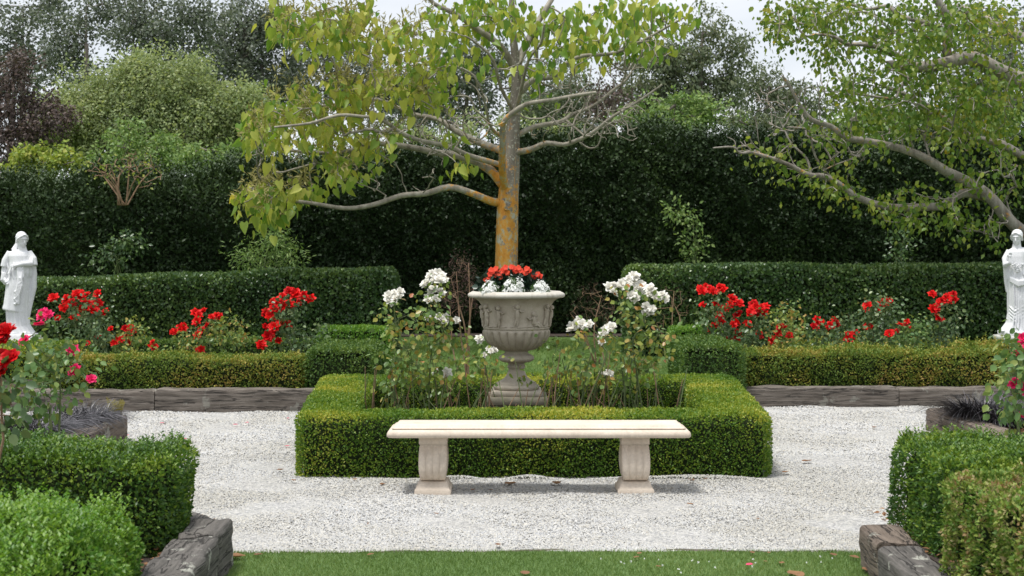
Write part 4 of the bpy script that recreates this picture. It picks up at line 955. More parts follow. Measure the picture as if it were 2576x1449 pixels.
far_tree("feathery_shrub", "feathery green shrub over the hedge right of the lichened trunk", 31, 1700, [(1640, 270, 40, 25), (1700, 265, 50, 25), (1760, 275, 50, 25), (1690, 300, 90, 25), (1820, 290, 60, 25), (1600, 300, 50, 20)], 'pale', .10, 30, 218, 1.6, spread=.15, cat="shrub", group=GS, trunk_r=.05)
far_tree("feathery_shrub", "pale green shrub mass over the hedge under the spreading tree", 31, 2280, [(2150, 320, 60, 25), (2230, 300, 60, 30), (2320, 310, 70, 35), (2420, 320, 70, 35), (2520, 330, 70, 40), (2280, 345, 110, 20), (2450, 365, 110, 25)], 'pale', .11, 34, 219, 1.6, spread=.16, cat="shrub", group=GS, trunk_r=.05)
far_tree("feathery_shrub", "green shrub over the hedge between the two olive gum trees", 31, 1900, [(1870, 310, 50, 25), (1940, 320, 60, 20), (2010, 330, 60, 20)], 'euc_mid', .10, 30, 220, 1.5, spread=.15, cat="shrub", group=GS, trunk_r=.05)
far_tree("feathery_shrub", "dull green shrub over the hedge behind the lichened trunk", 31, 1100, [(1000, 350, 80, 30), (1120, 340, 80, 30), (1240, 320, 70, 30), (900, 370, 70, 25), (800, 385, 70, 20), (1380, 310, 70, 25)], 'soft', .10, 26, 221, 1.5, spread=.16, cat="shrub", group=GS, trunk_r=.05)

def bush(name, label, Y, base, ell, mat, leaf, per, seed, cat="shrub", n=30, stem_r=.012, tmpl=DIAMOND, spread=.06, canes=5, bmat='stem_brown', twig=.003, droop=.2, dy=.25, wob=.1):
    rg = np.random.default_rng(seed); o = thing(name, tuple(base), label, cat); T = Tree()
    att = pix_blob([(*e, n) for e in ell], Y, dy, rg)
    c = att.mean(0); base = np.array(base, float)
    for k in range(canes):
        tgt = att[rg.integers(len(att))]; b0 = base + np.append(rg.normal(0, .05, 2), 0); 
        T.par_fix = 0; T.limb([b0, b0 + (tgt - b0) * .5 + rg.normal(0, .05, 3) + [0, 0, .05], tgt], [stem_r, stem_r * .7, stem_r * .3], -2 if not T.p else 0)
    T.par[0] = -1; T.grow(att, rg, wob, .2, 4, .4); T.radii(twig)
    mb = MB(); T.mesh(mb, 0, 6, 4); mb.build("stems", [M[bmat]], o)
    if per:
        mb = MB(); leaves_at(mb, att, rg, per, spread, leaf, tmpl, droop); mb.build("foliage", [M[mat]], o)
    return o
bush("sapling", "bright green self sown sapling against the tall hedge on the left", 26.2, V(668, 690, 26.2), [(620, 645, 40, 25), (680, 635, 50, 35), (730, 650, 30, 25), (690, 600, 20, 15)], 'pale', .10, 18, 301, n=20, tmpl=NARROW, spread=.11, bmat='stem_green')
bush("sapling", "thin climbing stem with pale leaves against the tall hedge on the right", 26.6, V(1740, 680, 26.6), [(1730, 560, 25, 30), (1735, 610, 35, 20), (1740, 645, 25, 15), (1700, 530, 20, 10)], 'pale', .085, 12, 302, n=9, spread=.09, bmat='stem_green')
bush("sapling", "dull green climber on the tall hedge behind the left statue", 26.7, V(290, 690, 26.7), [(300, 620, 45, 30), (270, 650, 40, 25), (330, 600, 35, 20)], 'privet', .09, 14, 303, n=12, spread=.12, bmat='stem_green')
bush("sapling", "faint green climber on the tall hedge beside the right statue", 26.7, V(2270, 680, 26.7), [(2270, 600, 30, 35), (2260, 640, 25, 20)], 'privet', .09, 12, 304, n=12, spread=.1, bmat='stem_green')
bush("dead_shrub", "rosy brown dead shrub left of the urn", 14.5, V(1185, 900, 14.5) * [1, 1, 0], [(1165, 670, 22, 30), (1155, 710, 40, 35), (1175, 750, 35, 35), (1140, 760, 25, 30)], 'brush', .022, 22, 305, n=20, spread=.05, twig=.0015, dy=.15, tmpl=NARROW)
bush("dead_shrub", "dark brown wispy shrub right of the urn", 19.6, V(1500, 900, 19.6) * [1, 1, 0], [(1500, 760, 45, 30), (1490, 730, 30, 25), (1530, 790, 40, 25), (1460, 790, 25, 25)], 'brush', .022, 10, 306, n=22, spread=.06, twig=.002, tmpl=NARROW)
bush("dead_shrub", "dry dark shrub against the end of the right privet hedge", 20.6, V(1690, 880, 20.6) * [1, 1, 0], [(1690, 740, 35, 25), (1720, 770, 35, 30), (1660, 790, 30, 25)], 'brush', .022, 6, 307, n=16, spread=.06, twig=.002, tmpl=NARROW)
bush("twiggy_shrub", "bare pinkish brown twigs spilling over the tall hedge on the left", 26.8, V(310, 515, 26.8), [(300, 430, 60, 40), (340, 410, 50, 35), (250, 420, 40, 30), (370, 440, 40, 30)], 'lime', .07, 1, 308, n=30, spread=.06, twig=.006, dy=.35, stem_r=.02, canes=9)

# ------------------------------------------------------------------ roses
def rose_bush(label, Y, base_px, flowers, col, seed, leaf_ell, size=.085, leafmat_='rose', leaf=.045, per=9, zb=.17, canes=5, group=None, spread=.055, stem='stem_green', name="rose_bush", dy=.25, facing=-.8, extra=0, cz=.15, clump=1):
    rg = np.random.default_rng(seed); base = np.array([X_(base_px, Y), Y, zb]); o = thing(name, tuple(base), label, "rose bush", group)
    T = Tree(); fl = [V(x, y, Y + rg.uniform(-1, 1) * dy * .7) for x, y in flowers]
    att = pix_blob(leaf_ell, Y, dy, rg); top = max([p[2] for p in fl] + [p[2] for p in att]) - zb
    pool = list(fl) + list(att)
    for k in range(canes):
        tgt = np.array(pool[rg.integers(len(pool))]); b0 = base + np.append(rg.normal(0, .06, 2), 0); f_ = rg.uniform(.45, .8)
        T.limb([b0, b0 + (tgt - b0) * f_ * .5 + rg.normal(0, .02, 3) + [0, 0, .04], b0 + (tgt - b0) * f_], [.008, .006, .0045], -2 if not T.p else -3)
    for i, q in enumerate(T.par):
        if q < 0: T.par[i] = -1
    T.grow([f_ - np.array([0, 0, .02]) for f_ in fl], rg, .07, .4, 5, .6); T.grow(att, rg, .1, .3, 4, .6); T.radii(.0022)
    mb = MB(); T.mesh(mb, 0, 6, 4)
    for k in range(extra):       # bare canes standing beside the leafy ones
        b0 = base + np.array([rg.normal(0, .22), rg.uniform(-.3, .3), 0]); tp = b0 + np.array([rg.normal(0, .13), rg.normal(0, .1), rg.uniform(.3, .75)])
        tube(mb, [b0, (b0 + tp) / 2 + rg.normal(0, .02, 3), tp], [.006, .005, .003], 5, 1 if rg.random() < .45 else 0)
    mb.build("stems", [M[stem], M['stem_brown']], o)
    mb = MB(); leaves_at(mb, att, rg, per, spread, leaf, ROUNDL, .3)
    nd = np.array([p for p, r_ in zip(T.p, T.R) if p[2] > zb + cz]); leaves_at(mb, nd[::2], rg, 2, .035, leaf * .9, ROUNDL, .3)
    mb.build("foliage", [M[leafmat_]], o)
    for p in fl:
        d = np.array([rg.normal(0, .45), facing + rg.normal(0, .3), .75]); bloom(o, p, d, size * rg.uniform(.65, 1.15), col if rg.random() > .25 or col != 'red' else 'deep', rg)
    return o
def q(fn, l): return [fn(*a) for a in l]
GR = "red rose bushes in the left bed"; GR2 = "red rose bushes in the right bed"
S = 0.115
rose_bush("tall red rose bush nearest the left statue", 16.3, 215, q(q4, [(385, 808), (405, 795), (500, 805), (585, 770), (615, 765), (650, 775), (600, 800), (735, 765), (515, 845), (480, 870), (550, 840), (735, 842), (650, 832), (610, 885), (700, 890), (720, 885), (790, 908), (575, 940), (560, 950), (540, 825), (435, 950)]), 'red', 401, [(220, 790, 50, 40, 26), (225, 840, 40, 30, 16), (170, 800, 25, 30, 6)], S, group=GR)
rose_bush("small low red rose bush with three blooms by the tall one", 16.0, 250, q(q4, [(835, 1030), (740, 1085), (660, 1140)]), 'red', 402, [(250, 850, 25, 25, 9)], .09, group=GR, zb=.17)
rose_bush("low red rose bush with two tight bunches, yellowish leaves", 16.2, 320, q(q4, [(945, 1030), (985, 1025), (1010, 1050), (965, 1070), (915, 1110), (860, 1140), (970, 1135), (900, 1120)]), 'red', 403, [(320, 860, 40, 25, 14), (350, 830, 25, 25, 8)], .10, group=GR, leafmat_='rose_w')
rose_bush("tiny red rose bush with one double bloom on a thin stem", 15.8, 382, q(q4, [(1150, 1130), (1130, 1165), (1165, 1170)]), 'red', 404, [(385, 885, 15, 14, 5)], .08, group=GR, leafmat_='rose_w')
rose_bush("wide red rose bush with bronze tips in the middle of the left bed", 16.4, 530, q(q4, [(1365, 1025), (1385, 1015), (1325, 1050), (1305, 1055), (1535, 895), (1475, 910), (1500, 925), (1625, 935), (1595, 940), (1485, 975), (1560, 1005), (1650, 940), (1520, 1045), (1490, 1080), (1515, 1185), (1505, 1210)]), 'red', 405, [(510, 850, 50, 30, 16), (570, 820, 50, 25, 16), (600, 850, 40, 20, 9), (460, 860, 25, 20, 6)], .105, group=GR, leafmat_='rose_w')
rose_bush("tall red rose bush crowned with a dense bunch, left of the white roses", 16.0, 745, q(q4, [(2175, 745), (2225, 765), (2270, 795), (2345, 805), (2250, 835), (2170, 830), (2190, 850), (2110, 815), (2080, 820), (2135, 865), (2070, 880), (2055, 830), (2010, 900), (2035, 935), (2000, 930), (2000, 1015), (2090, 1000), (2070, 1015), (2170, 1000), (2060, 1050), (2030, 1085), (2020, 1090), (2100, 1120), (1970, 1155), (2130, 785), (2290, 780)]), 'red', 406, [(730, 790, 45, 40, 22), (750, 850, 40, 30, 14), (790, 830, 30, 20, 7)], .115, group=GR)
rose_bush("tall red rose bush at the lawn end of the right bed", 16.4, 1830, q(q6, [(145, 745), (135, 730), (180, 715), (205, 735), (230, 750), (280, 715), (300, 735), (155, 850), (250, 845), (310, 875), (335, 880), (360, 850), (400, 825), (430, 840), (375, 800), (275, 925), (285, 970), (240, 1010), (220, 1030), (400, 985), (385, 1000), (420, 925), (490, 995), (500, 1005), (415, 1060), (415, 1095), (355, 1110)]), 'red', 407, [(1800, 800, 45, 50, 26), (1850, 850, 50, 25, 14), (1790, 850, 40, 20, 8)], .115, group=GR2)
rose_bush("red rose bush with one big heart shaped bunch of blooms", 16.2, 1900, q(q6, [(535, 850), (595, 865), (520, 900), (505, 915), (565, 890), (565, 915), (620, 920), (600, 890), (625, 865), (555, 870), (575, 1075)]), 'red', 408, [(1905, 820, 28, 30, 12), (1900, 860, 30, 25, 9)], .11, group=GR2)
rose_bush("low red rose bush with coppery tops in the right bed", 16.1, 1965, q(q6, [(740, 1025), (715, 1055), (770, 1025), (725, 1070), (805, 1080), (670, 1115), (685, 1120)]), 'red', 409, [(1990, 800, 45, 35, 18), (1980, 850, 45, 25, 14)], .10, group=GR2, leafmat_='rose_w')
rose_bush("red rose bush with two side by side bunches in the middle of the right bed", 16.3, 2070, q(q6, [(1015, 970), (990, 1005), (1005, 1020), (1050, 985), (1110, 1005), (1090, 1020), (1140, 965), (1155, 990), (1135, 1010)]), 'red', 410, [(2070, 850, 50, 22, 14), (2110, 830, 35, 25, 9), (2140, 810, 25, 20, 6)], .105, group=GR2)
rose_bush("tall red rose bush with dark red young leaves on top", 16.5, 2215, q(q6, [(1395, 855), (1385, 880), (1480, 885), (1475, 895), (1560, 815), (1545, 825), (1510, 835), (1405, 1010), (1410, 1030), (1260, 1080), (1300, 1065), (1235, 1100), (1250, 1105)]), 'red', 411, [(2215, 765, 45, 25, 16), (2225, 810, 50, 35, 22), (2200, 850, 60, 20, 16)], .10, group=GR2, leafmat_='rose')
rose_bush("red rose bush with a row of small blooms on pale leaves", 16.1, 2285, q(q6, [(1570, 1055), (1560, 1070), (1615, 1050), (1640, 1000), (1690, 1015), (1705, 1020), (1690, 975)]), 'red', 412, [(2290, 840, 50, 30, 20), (2250, 860, 40, 20, 10), (2330, 820, 30, 20, 8)], .095, group=GR2, leafmat_='rose_pale')
rose_bush("tall red rose bush at the right end of the right bed", 16.2, 2370, q(q6, [(2045, 765), (2025, 780), (1995, 800), (1955, 815), (1950, 830), (2020, 825), (2035, 810), (1885, 885), (1900, 880), (1925, 950), (1945, 960), (1885, 770)]), 'red', 413, [(2390, 800, 35, 35, 14), (2370, 840, 40, 25, 14)], .105, group=GR2, leafmat_='rose')
rose_bush("leafy rose bush without blooms in the right bed", 16.8, 2010, [], 'red', 414, [(2010, 830, 60, 35, 16), (2120, 860, 70, 20, 12), (2240, 870, 80, 15, 10)], .1, group=GR2, leafmat_='rose_w')

GW = "white rose bushes around the urn"
rose_bush("white rose bush with one low bunch at the left corner of the hedge square", 11.2, 1010, q(q5, [(360, 780), (400, 760), (430, 790), (375, 815), (445, 750), (410, 800), (360, 810), (395, 835)]), 'white', 421, [(1010, 800, 50, 30, 12), (1000, 870, 45, 40, 20), (1020, 930, 50, 35, 18), (990, 980, 35, 20, 7)], .085, 'rose_w', .048, 4, .06, 5, GW, .06, extra=12, cz=.3)
rose_bush("tall white rose bush left of the urn", 11.4, 1090, q(q5, [(690, 620), (730, 610), (760, 640), (700, 660), (740, 665), (780, 665), (660, 640), (640, 690), (715, 630), (690, 740), (740, 750), (765, 765), (660, 790), (650, 810), (720, 800), (770, 950), (735, 940), (790, 955), (760, 970), (870, 965), (655, 950), (720, 1360), (795, 1365)]), 'white', 422, [(1090, 780, 35, 40, 12), (1085, 850, 60, 40, 24), (1090, 920, 60, 35, 20), (1140, 840, 35, 25, 7), (1120, 970, 40, 20, 6)], .085, 'rose_w', .048, 4, .06, 6, GW, .06, extra=16, cz=.3)
rose_bush("short white rose bush drooping before the left side of the urn foot", 11.0, 1215, q(q5, [(1050, 1115), (1040, 1105), (1110, 1180), (1150, 1190), (1080, 1230), (1130, 1200), (1160, 1195)]), 'white', 423, [(1200, 900, 40, 25, 7), (1180, 940, 40, 25, 6), (1250, 930, 40, 20, 4)], .065, 'rose_w', .045, 5, .06, 4, GW, .06, extra=22, cz=.5)
rose_bush("white rose bush with two bunches right of the urn", 11.3, 1480, q(q5, [(1790, 960), (1760, 1000), (1730, 1040), (1850, 995), (1780, 985), (1870, 1000), (1740, 1010), (1820, 1000), (2010, 1020), (1980, 1050), (2040, 1020), (1970, 1080), (1960, 1130), (1995, 1045)]), 'white', 424, [(1470, 860, 45, 25, 10), (1500, 920, 60, 35, 14), (1450, 940, 50, 30, 8)], .085, 'rose_w', .048, 4, .06, 5, GW, .06, extra=20, cz=.35)
rose_bush("tallest white rose bush with the biggest bunches at the right of the urn", 11.4, 1590, q(q5, [(2060, 700), (2110, 690), (2170, 650), (2210, 635), (2035, 740), (2055, 760), (2130, 670), (2200, 670), (2240, 720), (2260, 700), (2330, 730), (2360, 760), (2190, 780), (2220, 800), (2240, 760), (2370, 790), (2420, 780), (2440, 800), (2300, 870), (2330, 900), (2290, 910), (2345, 880), (2090, 720), (2020, 720), (2320, 770), (2150, 700), (1965, 1370), (2020, 1370)]), 'white', 425, [(1590, 780, 35, 30, 14), (1600, 850, 70, 35, 24), (1610, 920, 70, 40, 26), (1660, 850, 35, 25, 8), (1560, 960, 50, 25, 9)], .088, 'rose_w', .048, 4, .06, 6, GW, .06, extra=24, cz=.35)
rose_bush("thin rose bush with red young leaves beside the urn foot on the right", 11.1, 1385, [], 'white', 426, [(1380, 860, 30, 15, 3), (1390, 920, 50, 30, 5), (1330, 950, 30, 20, 3)], .06, 'rose_w', .045, 5, .06, 4, GW, .05, extra=16, cz=.5)

rose_bush("big crimson rose blooms on a bare stem at the left edge", 6.3, 12, [(10, 832), (24, 838), (8, 852), (4, 892), (26, 900), (12, 915), (2, 935)], 'deep', 430, [(25, 985, 30, 30, 5), (20, 1040, 30, 25, 5)], .078, 'rose', .05, 6, .15, 1, "rose bushes in the near left bed", .05, 'stem_brown', dy=.1, cz=.55)
rose_bush("pink rose bush with light leaves beside the left black grass", 9.2, 130, q(q4, [(360, 920), (325, 925), (375, 940), (295, 1005), (185, 1120), (550, 1195), (565, 1345), (685, 1410)]), 'pink', 431, [(120, 890, 60, 35, 16), (90, 950, 60, 40, 16), (170, 920, 40, 30, 9), (60, 1010, 60, 30, 12), (150, 980, 50, 30, 8)], .085, 'rose_pale', .05, 6, .15, 5, "rose bushes in the near left bed", .06, cz=.25)
rose_bush("pink and red rose bush at the right edge above the black grass", 9.0, 2575, [(2572, 853), (2566, 975), (2553, 965), (2578, 1045), (2584, 870), (2560, 890)], 'pink', 432, [(2550, 880, 40, 25, 10), (2540, 930, 35, 30, 10), (2560, 990, 40, 30, 10), (2590, 900, 40, 40, 10), (2550, 1020, 30, 20, 5)], .085, 'rose_pale', .055, 6, .15, 5, None, .06, cz=.25)

# ------------------------------------------------------------------ planting in the urn
ztop_ = uz(300); rg = np.random.default_rng(9)
def alyssum(px, py, rx, rz, label, seed):
    rg = np.random.default_rng(seed); Y = UY - .18; c = V(px, py, Y); o = thing("alyssum_plant", (c[0], Y, ztop_ - .01), label, "flowering plant", "white alyssum in the urn")
    n = 500; u = unit(rg.normal(0, 1, (n, 3))); u[:, 2] = np.abs(u[:, 2]); p = np.array([c[0], Y, ztop_ - .01]) + u * np.array([rx, .1, rz]) * rg.uniform(.5, .95, (n, 1))
    mb = MB(); scatter(mb, NARROW, p, u + rg.normal(0, .4, (n, 3)), rg.normal(0, 1, (n, 3)), .035, 0, rg.random(n)); mb.build("foliage", [M['alyssum_leaf']], o)
    nu = 46; uu = unit(rg.normal(0, 1, (nu, 3)) + [0, -.5, .35]) * rg.uniform(.72, 1.15, (nu, 1)); n = nu * 9; u = np.repeat(uu, 9, 0) + rg.normal(0, .10, (n, 3)); u[:, 2] = np.abs(u[:, 2]); p = np.array([c[0], Y, ztop_ - .01]) + u * np.array([rx, .1, rz])
    mb = MB(); 
    for k in range(4):
        a = rg.normal(0, 1, (n, 3)); a = a - u * np.sum(a * unit(u), 1, keepdims=True); scatter(mb, ROUNDL, p, a, unit(u) * 1.5 + [0, -.3, .3] + rg.normal(0, .2, (n, 3)), .015, 0, rg.random(n))
    mb.build("florets", [M['alys']], o)
alyssum(1232, 715, .062, .085, "white alyssum mound at the left of the urn rim", 1)
alyssum(1290, 712, .085, .115, "largest white alyssum mound in the middle of the urn", 2)
alyssum(1358, 715, .066, .085, "round white alyssum mound at the right of the urn rim", 3)
def impatiens(pxs_, label, seed):
    rg = np.random.default_rng(seed); cx_ = np.mean([a for a, b in pxs_]); Y = UY + .02; x0 = X_(cx_, Y); o = thing("impatiens_plant", (x0, Y, ztop_ - .01), label, "flowering plant", "coral impatiens in the urn")
    b = np.array([x0, Y, ztop_ - .01]); n = 230; u = unit(rg.normal(0, 1, (n, 3)) + [0, 0, .5]); u[:, 2] = np.abs(u[:, 2]); p = b + u * np.array([.10, .13, .165]) * rg.uniform(.5, 1.08, (n, 1))
    mb = MB(); scatter(mb, ROUNDL, p, u + rg.normal(0, .4, (n, 3)) + [0, 0, -.1], u + rg.normal(0, .5, (n, 3)), rg.uniform(.035, .06, n), 0, rg.random(n)); mb.build("foliage", [M['dark_leaf']], o)
    for a, b_ in pxs_:
        c = V(a, b_, Y - .07); m2 = MB(); f = unit(np.array([rg.normal(0, .3), -1, .35])); s1 = unit(np.cross(f, [0, 0, 1.])); s2 = np.cross(s1, f)
        for k in range(5):
            an = k * 1.2566 + rg.normal(0, .1); d = s1 * math.cos(an) + s2 * math.sin(an); scatter(m2, (ROUNDL[0] * [1.5, 1, 1], ROUNDL[1]), c[None], (d + f * .2)[None], f[None], .024 * rg.uniform(.9, 1.15), 0, np.array([rg.random()]))
            scatter(m2, (ROUNDL[0] * [1.5, 1, 1], ROUNDL[1]), c[None] - f * .008, (d * 1.0 - f * .15 + s1 * .3)[None], f[None], .026, 0, np.array([rg.random()]))
        m2.build("bloom", [M['coral']], o)
impatiens([(1236, 679), (1247, 676), (1232, 690), (1228, 697), (1223, 704), (1239, 683)], "coral red impatiens at the left of the urn", 51)
impatiens([(1256, 688), (1250, 694), (1268, 677), (1275, 686), (1262, 682), (1258, 697), (1271, 673)], "coral red impatiens left of the urn centre", 52)
impatiens([(1293, 674), (1305, 674), (1310, 680), (1297, 682), (1287, 671)], "coral red impatiens in the middle of the urn", 53)
impatiens([(1325, 676), (1322, 686), (1330, 682), (1342, 692), (1352, 690), (1358, 694), (1348, 697)], "coral red impatiens at the right of the urn", 54)

# ------------------------------------------------------------------ black grass clumps and fern
def mondo(label, px, Y, w_, seed, n=700, hh=.34, zb=.15):
    rg = np.random.default_rng(seed); b = np.array([X_(px, Y), Y, zb]); o_mb = MB(); k = 6
    t_ = np.linspace(0, 1, k); wd = .005
    for i in range(n):
        a = rg.uniform(0, 6.28); r0 = w_ * math.sqrt(rg.random()) * .45; ln = hh * rg.uniform(.7, 1.25); a2 = a + rg.normal(0, .5); lean = rg.uniform(.45, 1.25)
        root = b + [math.cos(a) * r0, math.sin(a) * r0 * .8, 0]; d = np.array([math.cos(a2), math.sin(a2), 0])
        p = root + d * (lean * ln * t_ ** 1.5)[:, None] + np.array([0, 0, 1.]) * (ln * (t_ * 1.0 - lean * .75 * t_ ** 2.2))[:, None]
        p[:, 2] = np.maximum(p[:, 2], zb + .005); s_ = np.array([-d[1], d[0], 0.3]) * wd * (1 - t_ * .8)[:, None]
        v = np.concatenate([p - s_, p + s_]); f = [[j, j + 1, j + 1 + k, j + k] for j in range(k - 1)]; o_mb.add(v, f, 0, rg.random())
    return tag(o_mb.build("black_grass", [M['mondo']], loc=tuple(b)), label, "grass clump", "black mondo grass clumps")
mondo("black grass clump at the corner of the left bed beside the fern", 215, 11.6, .36, 1, hh=.27)
mondo("black grass clump under the pink rose in the left bed", 150, 11.3, .4, 2, hh=.27)
mondo("black grass clump furthest left under the pink rose leaves", 80, 10.8, .5, 3, hh=.27)
mondo("black grass clump at the timber corner of the right bed", 2455, 11.9, .42, 4, 900, .33)
mondo("black grass clump behind the right edge rose", 2530, 11.6, .5, 5, 800, .33)
mondo("greyish grass tuft behind the near left hedge end", 75, 8.9, .45, 6, 500, .3)
def fern(label, px, Y, seed, zb=.15):
    rg = np.random.default_rng(seed); b = np.array([X_(px, Y), Y, zb]); mb = MB()
    for i in range(9):
        a = rg.uniform(-.9, .9) + (math.pi / 2 if i % 3 else -math.pi / 2) ; ln = rg.uniform(.2, .3); d = np.array([math.sin(rg.uniform(-.5, .5)), math.cos(a) * .3, 0]); k = 14
        t_ = np.linspace(0, 1, k); p = b + d * (ln * .7 * t_ ** 1.4)[:, None] + np.array([0, 0, 1.]) * (ln * t_ * (1 - .25 * t_))[:, None]
        tube(mb, p, .002, 4, 0, cap=False)
        for s_ in (-1, 1):
            side = np.array([s_, rg.normal(0, .2), .45]); scatter(mb, NARROW, p, np.tile(side, (k, 1)), np.tile([0, -1., .2], (k, 1)), .055 * (1 - t_) ** .6 + .006, 0, rg.random(k))
    return tag(mb.build("fern", [M['fern']], loc=tuple(b)), label, "fern")
fern("yellowing fern frond at the end of the left timber", 290, 11.75, 1)

# ------------------------------------------------------------------ fallen leaves and petals
def fallen(px, py, label, size=.05, mat='leaf_brown', z=.012, group="dry leaves lying on gravel and lawn", name="fallen_leaf", cat="leaf", seed=0, curl=.25):
    rg = np.random.default_rng(int(px * 7 + py)); x, y, _ = W(px, py, z); mb = MB(); a = rg.uniform(0, 6.28); k = 5; g = []
    for i in range(k):
        for j in range(4):
            u = i / (k - 1); v_ = (j / 3 - .5) * (.62 * math.sin(math.pi * (u * .85 + .12)) + .02); g.append((u - .5, v_, curl * (v_ * v_ * 4 + (u - .5) ** 2) + rg.normal(0, .015)))
    g = np.array(g) * size; c, s_ = math.cos(a), math.sin(a); g[:, :2] = g[:, :2] @ np.array([[c, s_], [-s_, c]])
    g = g + [x, y, z]; f = [[i * 4 + j, i * 4 + j + 1, (i + 1) * 4 + j + 1, (i + 1) * 4 + j] for i in range(k - 1) for j in range(3)]
    mb.add(g, f, 0, rg.random()); return tag(mb.build(name, [M[mat]], loc=(x, y, z)), label, cat, group)
LF = [(704, 1182, .06, "curled brown leaf on gravel left of the central hedge"), (738, 1208, .05, "pale brown leaf at the left foot of the central hedge"),
 (962, 1218, .06, "tan leaf on gravel left of the bench"), (893, 1206, .05, "reddish leaf tucked under the front left of the hedge"), (1115, 1232, .05, "brown leaf resting against the left bench foot"),
 (1190, 1232, .045, "brown leaf on gravel just right of the left bench leg"), (1285, 1217, .11, "large dark dry leaf under the middle of the bench"), (1400, 1216, .10, "dark leaf drift under the bench nearer the right leg"),
 (1234, 1232, .035, "small round nut brown leaf below the bench middle"), (1592, 1228, .05, "brown leaf standing at the right bench foot"), (1740, 1208, .07, "rusty leaf at the foot of the hedge right of the bench"), (1775, 1205, .06, "rusty curled leaf at the right hedge foot"),
 (1975, 1188, .07, "orange brown leaf right of the central hedge"), (2030, 1160, .09, "long straw coloured leaf on the right gravel"), (2200, 1075, .06, "light tan leaf on the far right gravel"), (1737, 1268, .05, "tan leaf on open gravel in front of the right hedge corner"),
 (1906, 1305, .035, "small black leaf on the right gravel"), (1097, 1292, .04, "small brown leaf on gravel below the left bench leg"), (1252, 1370, .05, "brown leaf on gravel near the lawn edge"), (932, 1395, .06, "brown leaf on the lawn edge left of centre"),
 (1608, 1392, .05, "orange leaf on the lawn edge right of centre"), (1600, 1402, .05, "tan leaf on the grass right of centre"), (1657, 1425, .04, "small curled brown leaf in the grass"), (1892, 1390, .06, "brown leaf standing on the lawn edge towards the right"), (1934, 1390, .04, "small rust leaf on the lawn edge towards the right"),
 (1967, 1416, .06, "brown leaf in the grass towards the right"), (2097, 1396, .07, "folded brown leaf at the lawn edge near the right timber"), (2150, 1402, .08, "pair of brown leaves beside the right timber"), (2185, 1435, .13, "large orange brown leaf beside the right timber at the bottom"),
 (2000, 1446, .16, "large tan leaf at the bottom edge of the lawn"), (1925, 1412, .03, "tiny buff leaf in the grass"), (590, 1400, .15, "large brown leaf leaning on the left timber block"), (1320, 1442, .1, "pale green leaf at the bottom of the lawn"), (650, 1395, .06, "dry stalk like leaf at the left lawn corner")]
for px, py, s_, lb in LF: fallen(px, py, lb, s_ * (.75 if py > 1388 else 1), z=.03 if py > 1388 else .02)
for i, (px, py) in enumerate([(408, 1064), (592, 1068), (620, 1063), (320, 1095), (465, 1104), (722, 1122), (724, 1052)]):
    fallen(px, py, "pink rose petal lying on the far left gravel", .045, 'petal_pink', .02, "pink petals on the left gravel", "rose_petal", "petal")
fallen(1885, 1421, "crimson petal in the grass towards the right", .05, 'petal_pink', .05, None, "rose_petal", "petal")
rg = np.random.default_rng(3); n = 230; x = rg.uniform(-3.2, 3.8, n); y = rg.uniform(7.6, 13.8, n); k = ~((x > -1.8) & (x < 2.1) & (y > 9.8) & (y < 13.3)) & (np.abs(x) < y * .35); mb = MB()
scatter(mb, DIAMOND, np.stack([x[k], y[k], np.full(k.sum(), .018)], -1), np.stack([rg.normal(0, 1, k.sum()), rg.normal(0, 1, k.sum()), rg.normal(0, .1, k.sum())], -1), np.tile([0, 0, 1.], (k.sum(), 1)), rg.uniform(.008, .019, k.sum()), 0, rg.random(k.sum()))
tag(mb.build("leaf_crumbs", [M['leaf_brown']]), "scattered brown leaf crumbs and bark bits on the gravel", "litter", kind="stuff")
rg = np.random.default_rng(8); n = 20; mb = MB(); p = np.array([W(rg.uniform(1500, 2150), rg.uniform(1398, 1440), .05) for _ in range(n)])
for k in range(6): scatter(mb, ROUNDL, p, rg.normal(0, 1, (n, 3)) + [0, 0, .5], rg.normal(0, 1, (n, 3)), .007, 0, rg.random(n))
tag(mb.build("clover_flowers", [M['alys']]), "tiny white clover heads dotted in the lawn", "clover", kind="stuff")

# ------------------------------------------------------------------ statues
def ell_ring(z, cx_, cy_, rx, ry, k=72, fold=0, nf=9, ph=0.0, tilt=0.0):
    th = np.arange(k) * 2 * math.pi / k; m = 1 + fold * (np.abs(np.sin(nf * .5 * th + ph)) - .5) * 2
    return np.stack([cx_ + rx * np.cos(th) * m, cy_ + ry * np.sin(th) * m, z + tilt * np.cos(th)], -1)
def remesh(mb, name, parent, mat, vox=.0075, smooth_it=2):
    ob = mb.build(name, [mat], None)
    mod = ob.modifiers.new("r", 'REMESH'); mod.mode = 'VOXEL'; mod.voxel_size = vox
    sm = ob.modifiers.new("s", 'SMOOTH'); sm.iterations = smooth_it; sm.factor = .5
    dg = bpy.context.evaluated_depsgraph_get(); me = bpy.data.meshes.new_from_object(ob.evaluated_get(dg)); me.transform(Matrix.Translation(-Vector(ORG[parent]))); me.polygons.foreach_set("use_smooth", [True] * len(me.polygons)); me.materials.clear(); me.materials.append(mat)
    bpy.data.objects.remove(ob)
    o = bpy.data.objects.new(name, me); COL.objects.link(o); o.parent = parent; ORG[o] = ORG[parent]; return o
